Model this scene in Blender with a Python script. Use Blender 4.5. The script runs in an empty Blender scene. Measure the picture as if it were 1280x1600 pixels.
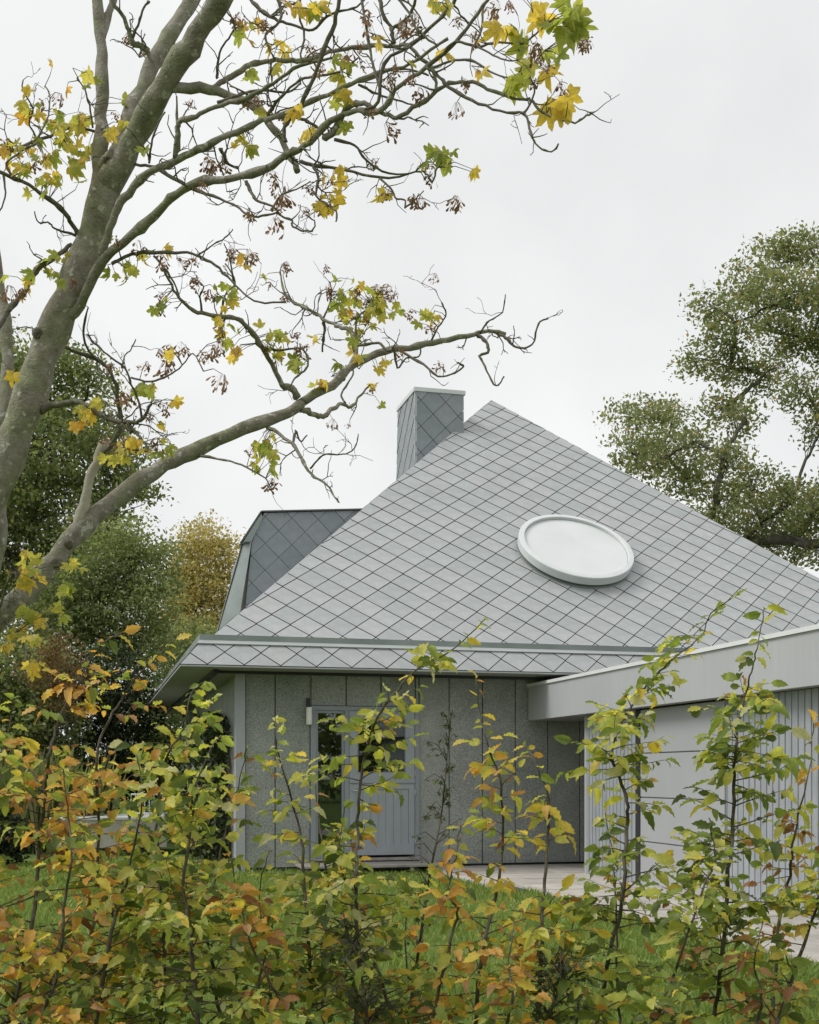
import bpy, math, random
import numpy as np
from mathutils import Vector, Matrix

# ------------------------------------------------------------------ camera, sky, sun, exposure
SC = bpy.context.scene
COL = SC.collection
F, HX, HY = 1918.0, 640.0, 1211.0            # focal length and horizon point of the photograph, in its pixels
YAW = math.radians(14.6)
CAM = Vector((0.0, 0.0, 1.35))
FWD = Vector((math.sin(YAW), math.cos(YAW), 0)); RGT = Vector((math.cos(YAW), -math.sin(YAW), 0))
cd = bpy.data.cameras.new('camera'); cam = bpy.data.objects.new('camera', cd); COL.objects.link(cam)
cam.location = CAM; cam.rotation_euler = (math.radians(90), 0, -YAW)
cd.sensor_fit = 'HORIZONTAL'; cd.sensor_width = 36; cd.lens = 36 * F / 1280
cd.shift_y = (HY - 800) / 1280; cd.clip_start = .05; cd.clip_end = 1500
SC.camera = cam

SUN_DIR = Vector((-.62, .03, .78)).normalized()      # towards the sun: high, from the left and beside the house
w = bpy.data.worlds.new('World'); SC.world = w; w.use_nodes = True
nt = w.node_tree; nt.nodes.clear()
sky = nt.nodes.new('ShaderNodeTexSky'); sky.sky_type = 'NISHITA'; sky.sun_disc = False
sky.sun_elevation = math.asin(SUN_DIR.z); sky.sun_rotation = math.atan2(SUN_DIR.x, SUN_DIR.y)
hs = nt.nodes.new('ShaderNodeHueSaturation'); hs.inputs['Saturation'].default_value = .12
nz = nt.nodes.new('ShaderNodeTexNoise'); nz.inputs['Scale'].default_value = 3.1; nz.inputs['Detail'].default_value = 6
cr = nt.nodes.new('ShaderNodeValToRGB')
cr.color_ramp.elements[0].position = .34; cr.color_ramp.elements[0].color = (.79, .80, .805, 1)
cr.color_ramp.elements[1].position = .62; cr.color_ramp.elements[1].color = (.925, .93, .93, 1)
sc10 = nt.nodes.new('ShaderNodeVectorMath'); sc10.operation = 'SCALE'; sc10.inputs['Scale'].default_value = 6.85
mx = nt.nodes.new('ShaderNodeMixRGB'); mx.inputs[0].default_value = .94
bg = nt.nodes.new('ShaderNodeBackground'); bg.inputs['Strength'].default_value = .1
wo = nt.nodes.new('ShaderNodeOutputWorld')
L = nt.links.new
L(sky.outputs[0], hs.inputs['Color']); L(hs.outputs[0], mx.inputs[1])
tcw = nt.nodes.new('ShaderNodeTexCoord'); L(tcw.outputs['Generated'], nz.inputs['Vector'])
L(nz.outputs['Fac'], cr.inputs[0]); L(cr.outputs[0], sc10.inputs[0]); L(sc10.outputs[0], mx.inputs[2])
L(mx.outputs[0], bg.inputs['Color']); L(bg.outputs[0], wo.inputs[0])

sd = bpy.data.lights.new('sun', 'SUN'); sd.energy = 1.5; sd.angle = math.radians(25); sd.color = (1, .975, .94)
so = bpy.data.objects.new('sun', sd); COL.objects.link(so)
so.rotation_euler = (-SUN_DIR).to_track_quat('-Z', 'Y').to_euler()

SC.view_settings.view_transform = 'Standard'; SC.view_settings.look = 'None'
SC.view_settings.exposure = 0.6; SC.view_settings.gamma = 1.0; SC.view_settings.use_curve_mapping = False
SC.render.engine = 'CYCLES'
SC.cycles.use_denoising = True; SC.cycles.denoiser = 'OPENIMAGEDENOISE'
SC.cycles.max_bounces = 8; SC.cycles.transparent_max_bounces = 12
SC.cycles.diffuse_bounces = 4

# ------------------------------------------------------------------ helpers
def P(px, py, d):
    """a point of the photograph at depth d metres"""
    return CAM + FWD * d + RGT * ((px - HX) / F * d) + Vector((0, 0, (HY - py) / F * d))
def proj(p):
    r = Vector(p) - CAM; d = r.dot(FWD)
    return HX + F * r.dot(RGT) / d, HY - F * r.z / d, d
def onY(px, py, Y):
    k = ((px - HX) / F) * RGT.y + FWD.y
    return P(px, py, (Y - CAM.y) / k)
def tag(o, label=None, cat=None, group=None, kind=None):
    if label: o['label'] = label
    if cat: o['category'] = cat
    if group: o['group'] = group
    if kind: o['kind'] = kind
    return o
def link(o, parent=None):
    COL.objects.link(o)
    if parent is not None: o.parent = parent
    return o
def empty(name, loc=(0, 0, 0)):
    o = bpy.data.objects.new(name, None); o.location = loc; o.empty_display_size = .1
    return link(o)
def origin_of(p):
    v = Vector((0, 0, 0))
    while p is not None: v += Vector(p.location); p = p.parent
    return v

class MB:
    def __init__(s): s.v = []; s.f = []; s.m = []; s.sm = []
    def poly(s, pts, mi=0):
        b = len(s.v); s.v += [tuple(p) for p in pts]; s.f.append(tuple(range(b, b + len(pts)))); s.m.append(mi); s.sm.append(False)
    def box(s, a, b, mi=0):
        x0, y0, z0 = a; x1, y1, z1 = b
        s.hexa([(x0,y0,z0),(x1,y0,z0),(x1,y1,z0),(x0,y1,z0),(x0,y0,z1),(x1,y0,z1),(x1,y1,z1),(x0,y1,z1)], mi)
    def hexa(s, p, mi=0):
        b = len(s.v); s.v += [tuple(q) for q in p]
        for f in ((3,2,1,0),(4,5,6,7),(0,1,5,4),(1,2,6,5),(2,3,7,6),(3,0,4,7)):
            s.f.append(tuple(b + i for i in f)); s.m.append(mi); s.sm.append(False)
    def tube(s, pts, rad, n=6, mi=0, rough=0, rnd=None, cap=True):
        pts = [Vector(p) for p in pts]
        t0 = (pts[1] - pts[0]).normalized()
        a = t0.orthogonal().normalized(); b0 = len(s.v)
        for i, p in enumerate(pts):
            t = (pts[min(i+1, len(pts)-1)] - pts[max(i-1, 0)])
            t = t.normalized() if t.length > 1e-9 else t0
            a = (a - t * a.dot(t)); a = a.normalized() if a.length > 1e-6 else t.orthogonal().normalized()
            c = t.cross(a)
            for k in range(n):
                an = 2 * math.pi * k / n
                r = rad[i] * (1 + (rnd.uniform(-rough, rough) if rough else 0))
                s.v.append(tuple(p + (a * math.cos(an) + c * math.sin(an)) * r))
        for i in range(len(pts) - 1):
            for k in range(n):
                s.f.append((b0+i*n+k, b0+i*n+(k+1)%n, b0+(i+1)*n+(k+1)%n, b0+(i+1)*n+k)); s.m.append(mi); s.sm.append(True)
        if cap:
            s.f.append(tuple(b0+(len(pts)-1)*n+k for k in range(n))); s.m.append(mi); s.sm.append(False)
            s.f.append(tuple(b0+k for k in reversed(range(n)))); s.m.append(mi); s.sm.append(False)
    def mesh(s, name, mats):
        me = bpy.data.meshes.new(name); me.from_pydata(s.v, [], s.f)
        for m in (mats if isinstance(mats, (list, tuple)) else [mats]): me.materials.append(m)
        me.polygons.foreach_set('material_index', s.m); me.polygons.foreach_set('use_smooth', s.sm); me.update()
        return me
    def build(s, name, mats, parent=None, world=True):
        o = bpy.data.objects.new(name, s.mesh(name, mats)); link(o, parent)
        if parent is not None and world: o.location = -origin_of(parent)      # vertices given in world coordinates
        return o

def arr_mesh(name, V, Fq, mats, mi=None, smooth=False):
    """mesh from numpy arrays: V (n,3), Fq (m,k)"""
    me = bpy.data.meshes.new(name); n, m, k = len(V), len(Fq), Fq.shape[1]
    me.vertices.add(n); me.vertices.foreach_set('co', np.asarray(V, np.float32).ravel())
    me.loops.add(m*k); me.loops.foreach_set('vertex_index', np.asarray(Fq, np.int32).ravel())
    me.polygons.add(m); me.polygons.foreach_set('loop_start', np.arange(0, m*k, k, dtype=np.int32))
    me.polygons.foreach_set('loop_total', np.full(m, k, np.int32))
    for q in (mats if isinstance(mats, (list, tuple)) else [mats]): me.materials.append(q)
    if mi is not None: me.polygons.foreach_set('material_index', np.asarray(mi, np.int32))
    if smooth: me.polygons.foreach_set('use_smooth', np.ones(m, bool))
    me.update(); me.validate()
    return me

# ------------------------------------------------------------------ materials
def mat(name, rough=.6, spec=.3):
    m = bpy.data.materials.new(name); m.use_nodes = True
    b = m.node_tree.nodes['Principled BSDF']
    b.inputs['Roughness'].default_value = rough; b.inputs['Specular IOR Level'].default_value = spec
    return m, m.node_tree, b
def N(t, kind, **kw):
    n = t.nodes.new('ShaderNode' + kind)
    for k, v in kw.items():
        if hasattr(n, k): setattr(n, k, v)
        else: n.inputs[k].default_value = v
    return n
def ramp(t, src, stops):
    r = t.nodes.new('ShaderNodeValToRGB'); e = r.color_ramp.elements
    while len(e) < len(stops): e.new(.5)
    for i, (p, c) in enumerate(stops): e[i].position = p; e[i].color = (*c, 1)
    t.links.new(src, r.inputs[0]); return r
def bump(t, b, src, strength, dist=.01):
    n = t.nodes.new('ShaderNodeBump'); n.inputs['Strength'].default_value = strength; n.inputs['Distance'].default_value = dist
    t.links.new(src, n.inputs['Height']); t.links.new(n.outputs[0], b.inputs['Normal']); return n
def noise(t, scale, detail=4, coord='Object', rough=.55):
    c = t.nodes.new('ShaderNodeTexCoord'); n = N(t, 'TexNoise', Scale=scale, Detail=detail, Roughness=rough)
    t.links.new(c.outputs[coord], n.inputs['Vector']); return n
def rnd_socket(t):
    """a random value per object and per loose piece"""
    oi = t.nodes.new('ShaderNodeObjectInfo'); g = t.nodes.new('ShaderNodeNewGeometry')
    a = N(t, 'Math', operation='ADD'); f = N(t, 'Math', operation='FRACT')
    t.links.new(oi.outputs['Random'], a.inputs[0]); t.links.new(g.outputs['Random Per Island'], a.inputs[1])
    t.links.new(a.outputs[0], f.inputs[0]); return f.outputs[0]
def mixc(t, fac, a, b, mode='MIX'):
    m = t.nodes.new('ShaderNodeMixRGB'); m.blend_type = mode
    for s, v in ((m.inputs[0], fac), (m.inputs[1], a), (m.inputs[2], b)):
        if isinstance(v, (int, float)): s.default_value = v
        elif isinstance(v, tuple): s.default_value = (*v, 1)
        else: t.links.new(v, s)
    return m.outputs[0]
def painted(name, col, rough=.5, spec=.35, var=.06, scale=3, bmp=0, metal=0, streak=0):
    m, t, b = mat(name, rough, spec); b.inputs['Metallic'].default_value = metal
    n = noise(t, scale, 6)
    r = ramp(t, n.outputs['Fac'], [(.3, tuple(c*(1-var) for c in col)), (.7, tuple(min(1, c*(1+var)) for c in col))])
    k = r.outputs[0]
    if streak:      # rain streaks and grime
        c = t.nodes.new('ShaderNodeTexCoord'); mp = t.nodes.new('ShaderNodeMapping'); mp.inputs['Scale'].default_value = (9, 9, .55)
        ns = N(t, 'TexNoise', Scale=1.6, Detail=6, Roughness=.65); t.links.new(c.outputs['Object'], mp.inputs[0]); t.links.new(mp.outputs[0], ns.inputs['Vector'])
        k = mixc(t, 1, k, ramp(t, ns.outputs['Fac'], [(.32, (1-streak, 1-streak*.9, 1-streak)), (.6, (1.02, 1.02, 1.02))]).outputs[0], 'MULTIPLY')
    t.links.new(k, b.inputs['Base Color'])
    if bmp:
        n2 = noise(t, 90, 3); bump(t, b, n2.outputs['Fac'], bmp, .004)
    return m
def tile_mat(name, a, c, rough=.46):
    m, t, b = mat(name, rough, .45)
    r = ramp(t, rnd_socket(t), [(0, a), (.35, tuple((x+y)/2 for x, y in zip(a, c))), (.62, c), (.8, (c[0]*1.01, c[1]*.98, c[2]*.975)), (1, a)])
    n = noise(t, 4.5, 8, rough=.62); n2 = noise(t, 160, 2)
    v = ramp(t, n.outputs['Fac'], [(.22, (.80, .815, .81)), (.78, (1.10, 1.095, 1.09))])
    s = ramp(t, n2.outputs['Fac'], [(.35, (.93, .93, .93)), (.65, (1.05, 1.05, 1.05))])
    k = mixc(t, 1, mixc(t, 1, r.outputs[0], v.outputs[0], 'MULTIPLY'), s.outputs[0], 'MULTIPLY')
    t.links.new(k, b.inputs['Base Color']); bump(t, b, n2.outputs['Fac'], .12, .003)
    return m
def leaf_mat(name, stops, transl=.4, rough=.5, scale=14, spots=None, tint=1.15, vein=0):
    """thin leaf: per-leaf colour, mottling, and light passing through"""
    m, t, b = mat(name, rough, .25)
    r = ramp(t, rnd_socket(t), stops)
    n = noise(t, scale, 4)
    v = ramp(t, n.outputs['Fac'], [(.3, (.72, .75, .7)), (.7, (1.18, 1.12, 1.05))])
    k = mixc(t, 1, r.outputs[0], v.outputs[0], 'MULTIPLY')
    if spots:
        n2 = noise(t, spots[1], 3); f = ramp(t, n2.outputs['Fac'], [(spots[2], (0, 0, 0)), (spots[2]+.08, (1, 1, 1))])
        k = mixc(t, f.outputs[0], k, spots[0])
    if vein:
        u = t.nodes.new('ShaderNodeTexCoord'); wv = N(t, 'TexWave', Scale=vein, Distortion=.35); wv.bands_direction = 'Y'
        sx = t.nodes.new('ShaderNodeSeparateXYZ'); ab = N(t, 'Math', operation='ABSOLUTE'); mu = N(t, 'Math', operation='MULTIPLY'); mu.inputs[1].default_value = .95
        sb = N(t, 'Math', operation='SUBTRACT'); cb = t.nodes.new('ShaderNodeCombineXYZ')
        t.links.new(u.outputs['Object'], sx.inputs[0]); t.links.new(sx.outputs['X'], ab.inputs[0]); t.links.new(ab.outputs[0], mu.inputs[0])
        t.links.new(sx.outputs['Y'], sb.inputs[0]); t.links.new(mu.outputs[0], sb.inputs[1]); t.links.new(sb.outputs[0], cb.inputs['Y'])
        t.links.new(cb.outputs[0], wv.inputs['Vector'])
        f = ramp(t, wv.outputs['Fac'], [(.0, (1.3, 1.3, 1.15)), (.22, (.98, .98, .98)), (.6, (.9, .9, .9))])
        k = mixc(t, 1, k, f.outputs[0], 'MULTIPLY')
    t.links.new(k, b.inputs['Base Color'])
    tr = t.nodes.new('ShaderNodeBsdfTranslucent'); t.links.new(mixc(t, 1, k, (tint, tint*.98, tint*.6), 'MULTIPLY'), tr.inputs[0])
    ms = t.nodes.new('ShaderNodeMixShader'); ms.inputs[0].default_value = transl
    out = t.nodes['Material Output']
    t.links.new(b.outputs[0], ms.inputs[1]); t.links.new(tr.outputs[0], ms.inputs[2]); t.links.new(ms.outputs[0], out.inputs[0])
    return m
def bark_mat(name, a, b_, patch, scale=9, thr=.6, bmp=.6):
    m, t, b = mat(name, .85, .15)
    n = noise(t, scale, 8, rough=.65)
    r = ramp(t, n.outputs['Fac'], [(.28, a), (.68, b_)])
    n2 = noise(t, scale*1.7, 3); f = ramp(t, n2.outputs['Fac'], [(thr, (0, 0, 0)), (thr+.05, (1, 1, 1))])
    n4 = noise(t, scale*.35, 3); f4 = ramp(t, n4.outputs['Fac'], [(.45, (1, 1, 1)), (.62, (.78, .86, .66))])
    k = mixc(t, f.outputs[0], r.outputs[0], patch)
    k = mixc(t, 1, k, f4.outputs[0], 'MULTIPLY')
    t.links.new(k, b.inputs['Base Color'])
    n3 = noise(t, scale*6, 6); bump(t, b, n3.outputs['Fac'], bmp, .012)
    return m

M = {}
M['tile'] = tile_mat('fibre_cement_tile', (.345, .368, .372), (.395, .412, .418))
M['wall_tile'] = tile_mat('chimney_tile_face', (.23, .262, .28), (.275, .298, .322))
M['tile_edge'] = painted('tile_cut_edge', (.085, .088, .092), .9, .1)
M['underlay'] = painted('roof_underlay', (.03, .03, .032), .9, .1)
M['metal'] = painted('grey_folded_metal', (.40, .43, .425), .38, .5, .08, 2)
M['band'] = painted('gutter_band_metal', (.225, .26, .25), .4, .5, .2, 1.6)
M['cap'] = painted('white_coping', (.70, .71, .71), .45, .4, .05)
M['fascia'] = painted('fascia_paint', (.42, .43, .44), .5, .35, .04, 1.2, streak=.03)
M['soffit'] = painted('soffit_board', (.33, .325, .30), .7, .2, .05, 2)
M['post'] = painted('post_paint', (.40, .42, .45), .5, .3, .04)
M['door'] = painted('door_paint', (.35, .385, .415), .42, .4, .05, 4, streak=.06)
M['doorframe'] = painted('door_frame_paint', (.28, .31, .335), .45, .4, .05, 4)
M['clad'] = painted('ribbed_cladding', (.335, .355, .38), .5, .35, .07, 5, streak=.16)
M['garage_door'] = painted('sectional_door_paint', (.38, .39, .405), .45, .4, .03, 2, .05)
M['joint'] = painted('wall_joint', (.28, .29, .28), .9, .1)
M['dark'] = painted('dark_recess', (.02, .022, .022), .7, .2)
M['darkmetal'] = painted('dark_grey_metal', (.10, .105, .11), .5, .4)
M['blackmetal'] = painted('black_metal', (.03, .032, .033), .5, .4)
M['white'] = painted('white_lamp_shade', (.88, .88, .86), .5, .4, .02)
M['opal'] = painted('opal_skylight', (.62, .64, .64), .08, .5, .06, 1.1)
M['skymetal'] = painted('skylight_metal', (.60, .63, .63), .35, .5, .06, 3)
M['pale_wood'] = painted('weathered_wood', (.34, .32, .29), .8, .2, .2, 8, .3)
M['terrace'] = painted('pale_concrete', (.52, .49, .45), .85, .2, .12, 5, .3)
M['redbrick'] = painted('dull_red_paint', (.30, .13, .11), .8, .2, .2, 6)
M['curtain'] = painted('interior_wall', (.34, .32, .28), .9, .1, .1, 3)

def wall_material():
    m, t, b = mat('washed_aggregate_concrete', .85, .25)
    c = t.nodes.new('ShaderNodeTexCoord')
    v = N(t, 'TexVoronoi', Scale=88); t.links.new(c.outputs['Object'], v.inputs['Vector'])
    r = ramp(t, v.outputs['Color'], [(.1, (.27, .285, .275)), (.5, (.37, .385, .37)), (.85, (.50, .505, .48)), (1, (.62, .62, .59))])
    d = ramp(t, v.outputs['Distance'], [(.0, (1.05, 1.05, 1.05)), (.6, (.75, .75, .75))])
    n = noise(t, 1.6, 6); q = ramp(t, n.outputs['Fac'], [(.3, (.86, .89, .87)), (.7, (1.2, 1.21, 1.19))])
    k = mixc(t, 1, mixc(t, 1, r.outputs[0], d.outputs[0], 'MULTIPLY'), q.outputs[0], 'MULTIPLY')
    t.links.new(k, b.inputs['Base Color']); bump(t, b, v.outputs['Distance'], -.9, .012)
    return m
M['wall'] = wall_material()
def paver_material():
    m, t, b = mat('concrete_paver', .9, .2)
    n = noise(t, 3, 7); n2 = noise(t, 120, 2)
    r = ramp(t, n.outputs['Fac'], [(.3, (.37, .345, .31)), (.7, (.52, .49, .45))])
    s = ramp(t, n2.outputs['Fac'], [(.3, (.8, .8, .8)), (.7, (1.1, 1.1, 1.1))])
    q = ramp(t, rnd_socket(t), [(0, (.9, .9, .9)), (1, (1.08, 1.07, 1.05))])
    t.links.new(mixc(t, 1, mixc(t, 1, r.outputs[0], s.outputs[0], 'MULTIPLY'), q.outputs[0], 'MULTIPLY'), b.inputs['Base Color'])
    bump(t, b, n2.outputs['Fac'], .3, .005); return m
M['paver'] = paver_material()
def lawn_material():
    m, t, b = mat('lawn_soil', .95, .1)
    n = noise(t, 1.1, 8); n2 = noise(t, 45, 4)
    r = ramp(t, n.outputs['Fac'], [(.3, (.10, .15, .04)), (.55, (.14, .20, .055)), (.75, (.18, .22, .075))])
    s = ramp(t, n2.outputs['Fac'], [(.3, (.6, .6, .55)), (.7, (1.25, 1.25, 1.2))])
    t.links.new(mixc(t, 1, r.outputs[0], s.outputs[0], 'MULTIPLY'), b.inputs['Base Color']); bump(t, b, n2.outputs['Fac'], .8, .04)
    return m
M['lawn'] = lawn_material()
M['blade'] = leaf_mat('grass_blade', [(0, (.16, .255, .06)), (.5, (.24, .355, .085)), (.85, (.32, .41, .12)), (1, (.46, .43, .19))], .35, .5, 3)
def glass_material():
    m = bpy.data.materials.new('window_glass'); m.use_nodes = True; t = m.node_tree; t.nodes.remove(t.nodes['Principled BSDF'])
    g = N(t, 'BsdfGlossy', Roughness=.01); g.inputs['Color'].default_value = (.95, .97, .97, 1)
    tr = t.nodes.new('ShaderNodeBsdfTransparent'); tr.inputs[0].default_value = (.62, .68, .68, 1)
    fr = N(t, 'Fresnel', IOR=1.95); ms = t.nodes.new('ShaderNodeMixShader')
    t.links.new(fr.outputs[0], ms.inputs[0]); t.links.new(tr.outputs[0], ms.inputs[1]); t.links.new(g.outputs[0], ms.inputs[2])
    t.links.new(ms.outputs[0], t.nodes['Material Output'].inputs[0]); return m
M['glass'] = glass_material()
M['bark'] = bark_mat('sycamore_bark', (.15, .138, .105), (.36, .34, .285), (.48, .47, .42), 13, .61, .9)
M['twig'] = bark_mat('sycamore_twig', (.09, .08, .065), (.21, .195, .155), (.29, .285, .235), 26, .62, .4)
M['dead'] = bark_mat('bare_dead_wood', (.34, .31, .26), (.52, .48, .42), (.6, .57, .5), 9, .7, .4)
M['stem'] = bark_mat('hornbeam_stem', (.06, .05, .04), (.155, .135, .11), (.25, .235, .2), 40, .66, .4)
M['oakbark'] = bark_mat('background_bark', (.06, .055, .045), (.15, .14, .12), (.2, .2, .17), 5, .65, .5)

# ------------------------------------------------------------------ ground
g = MB(); g.poly([(-400, -300, 0), (400, -300, 0), (400, 700, 0), (-400, 700, 0)])
lawn = g.build('lawn', M['lawn']); tag(lawn, 'green lawn between the hedge and the house', 'lawn', kind='structure')

XG = 6.45          # garage wall plane
def build_paving():
    rnd = random.Random(4)
    base = MB(); base.poly([(4.95, 5.0, .004), (XG + .02, 5.0, .004), (XG + .02, 15.2, .004), (4.95, 13.6, .004)])
    base.poly([(4.6, 13.4, .006), (8.5, 15.2, .006), (8.5, 17.1, .006), (4.6, 17.1, .006)])
    pv = base.build('pavement', M['tile_edge']); tag(pv, 'pale concrete paving along the garage and the house wall', 'paving', kind='structure')
    def slab(x0, y0, x1, y1):
        m = MB(); z = .03 + rnd.uniform(-.003, .003); e = .006
        m.hexa([(x0+.003,y0+.003,.0),(x1-.003,y0+.003,.0),(x1-.003,y1-.003,.0),(x0+.003,y1-.003,.0),
                (x0+e,y0+e,z),(x1-e,y0+e,z),(x1-e,y1-e,z),(x0+e,y1-e,z)])
        m.build('paving_slab', M['paver'], pv)
    y = 5.0
    while y < 14.0:
        slab(4.95, y, 5.70, y + .75); slab(5.70, y, XG, y + .75); y += .75
    for j in range(4):
        for i in range(5):
            x = 4.6 + i * .75; yy = 14.0 + j * .76
            if yy + .76 > 15.37 and x + .75 > XG or x + .75 <= XG + .4:
                x1 = x + .75
                if yy + .76 <= 15.4: x1 = min(x1, XG)
                if x1 - x > .1: slab(x, yy, x1, yy + .76)
build_paving()

def build_grass():
    rs = np.random.RandomState(3); n = 95000
    # denser towards the camera
    X = rs.uniform(-9, 5.6, n*2); Y = 5.2 + 14.8 * rs.uniform(0, 1, n*2)**1.35
    k = ~(((X > 4.93) & (Y < 13.7)) | ((X > 4.58) & (Y > 13.35)) | (Y > 19.8)) & (X > -0.05*Y*1.2 - 1.6) & (X < Y*.62+.5) & ~((X > 1.9) & (Y > 16.9))
    X, Y = X[k][:n], Y[k][:n]; n = len(X)
    h = rs.uniform(.03, .075, n) * (1 + .25*np.sin(X*2.1+Y*1.3)); wd = rs.uniform(.002, .0045, n) * (.7+Y/12)
    a = rs.uniform(0, 2*np.pi, n); lean = rs.uniform(.1, .9, n) * h; b = rs.uniform(0, 2*np.pi, n)
    ca, sa = np.cos(a)*wd, np.sin(a)*wd
    V = np.zeros((n, 4, 3)); 
    V[:,0] = np.c_[X-ca, Y-sa, np.zeros(n)]; V[:,1] = np.c_[X+ca, Y+sa, np.zeros(n)]
    V[:,2] = np.c_[X+ca*.8+.4*lean*np.cos(b), Y+sa*.8+.4*lean*np.sin(b), h*.6]
    V[:,3] = np.c_[X+lean*np.cos(b), Y+lean*np.sin(b), h]
    F4 = np.arange(n*4).reshape(n, 4)
    o = bpy.data.objects.new('grass', arr_mesh('grass', V.reshape(-1, 3), F4, M['blade'])); link(o)
    tag(o, 'short mown grass blades of the lawn', 'grass', kind='stuff')
build_grass()

# ------------------------------------------------------------------ house
X0, Y0, ZE = 1.145, 16.255, 2.795        # eave corner
HALF = 6.40; CX, CY = X0 + HALF, Y0 + HALF
S_B, ZB0, ZB1 = .28, 3.116, 3.227        # gutter band
S_R, ZR = .40, 3.165                     # foot of the main roof
S_T, ZT = .5246, 3.278; ZA = 8.62        # a point on the main roof plane, and the apex
SL = (ZA - ZT) / (HALF - S_T)
def zroof(s): return ZT + (s - S_T) * SL
YW, XW = 17.12, 2.01                     # wall planes
XE = CX + HALF; YE = CY + HALF

house = empty('house', (CX, YW, 0))
tag(house, 'grey house with pyramid roof of diamond tiles, round skylight and washed concrete walls', 'house')

def clip(poly, a, b):
    """keep the side left of a->b"""
    out = []; n = len(poly)
    def side(p): return (b[0]-a[0])*(p[1]-a[1]) - (b[1]-a[1])*(p[0]-a[0])
    for i in range(n):
        p, q = poly[i], poly[(i+1) % n]; sp, sq = side(p), side(q)
        if sp >= 0: out.append(p)
        if (sp >= 0) != (sq >= 0):
            t = sp / (sp - sq); out.append((p[0]+t*(q[0]-p[0]), p[1]+t*(q[1]-p[1])))
    return out
def area(p): return .5 * sum(p[i][0]*p[(i+1) % len(p)][1] - p[(i+1) % len(p)][0]*p[i][1] for i in range(len(p)))
DW = DH = .472
def tiles(O, U, V, region, u0=0, v0=0, lift=.013, thick=.012, gap=.0045, dw=DW, dh=DH):
    """diamond tiles on the plane O + u U + v V inside the counter-clockwise convex region: (matrix, uv polygon about the tile's middle, whole?)"""
    U, V = Vector(U).normalized(), Vector(V).normalized(); Nn = U.cross(V)
    us = [p[0] for p in region]; vs = [p[1] for p in region]; res = []
    j = math.floor((min(vs) - v0) / (dh/2)) - 1
    while v0 + j*dh/2 < max(vs) + dh:
        i = math.floor((min(us) - u0) / dw) - 1
        while u0 + i*dw < max(us) + dw:
            cu = u0 + i*dw + (dw/2 if j % 2 else 0); cv = v0 + j*dh/2
            k = 1 - gap / (dw * .35); a, c = dw/2*k, dh/2*k
            p = [(cu, cv - c), (cu + a, cv), (cu, cv + c), (cu - a, cv)]; q = p
            for e in range(len(region)):
                q = clip(q, region[e], region[(e+1) % len(region)])
                if len(q) < 3: break
            if len(q) >= 3 and area(q) > .0012:
                whole = abs(area(q) - area(p)) < 1e-6
                mtx = Matrix(((U.x, V.x, Nn.x, 0), (U.y, V.y, Nn.y, 0), (U.z, V.z, Nn.z, 0), (0, 0, 0, 1)))
                mtx.translation = Vector(O) + U*cu + V*cv
                res.append((mtx, [(x-cu, y-cv) for x, y in q], whole))
            i += 1
        j += 1
    return res
def tile_geo(m, poly, mtx=None, lift=.013, thick=.012, dh=DH):
    top = [Vector((x, y, .004 + lift * (.5 - y/dh))) for x, y in poly]
    bot = [Vector((x, y, v.z - thick)) for (x, y), v in zip(poly, top)]
    if mtx: top = [mtx @ p for p in top]; bot = [mtx @ p for p in bot]
    m.poly(top, 0); n = len(poly)
    for i in range(n): m.poly([bot[i], bot[(i+1) % n], top[(i+1) % n], top[i]], 1)
SHARED = {}
def lay_tiles(name, tl, parent, mats, limit=300, massname=None, **kw):
    """the tiles that show largest as pieces of their own, the rest joined"""
    def key(t):
        x, y, d = proj(t[0].translation)
        return d + (0 if -20 < x < 1300 and -20 < y < 1620 else 1000) 
    tl = sorted(tl, key=key); off = -origin_of(parent); rest = MB()
    rnd = random.Random(11)
    for i, (mtx, poly, whole) in enumerate(tl):
        if i < limit and key((mtx,)) < 900:
            kk = (mats[0].name, tuple(sorted(kw.items())))
            if whole and kk in SHARED: me = SHARED[kk]
            else:
                b = MB(); tile_geo(b, poly, **kw); me = b.mesh(name, mats)
                if whole: SHARED[kk] = me
            o = bpy.data.objects.new(name, me); link(o, parent)
            mm = mtx.copy() @ Matrix.Rotation(rnd.gauss(0, .004), 4, 'X') @ Matrix.Rotation(rnd.gauss(0, .004), 4, 'Y')
            mm.translation = mm.translation + off; o.matrix_basis = mm
        else: tile_geo(rest, poly, mtx, **kw)
    if rest.f:
        o = rest.build(massname or name, mats, parent); o['kind'] = 'stuff'

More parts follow.
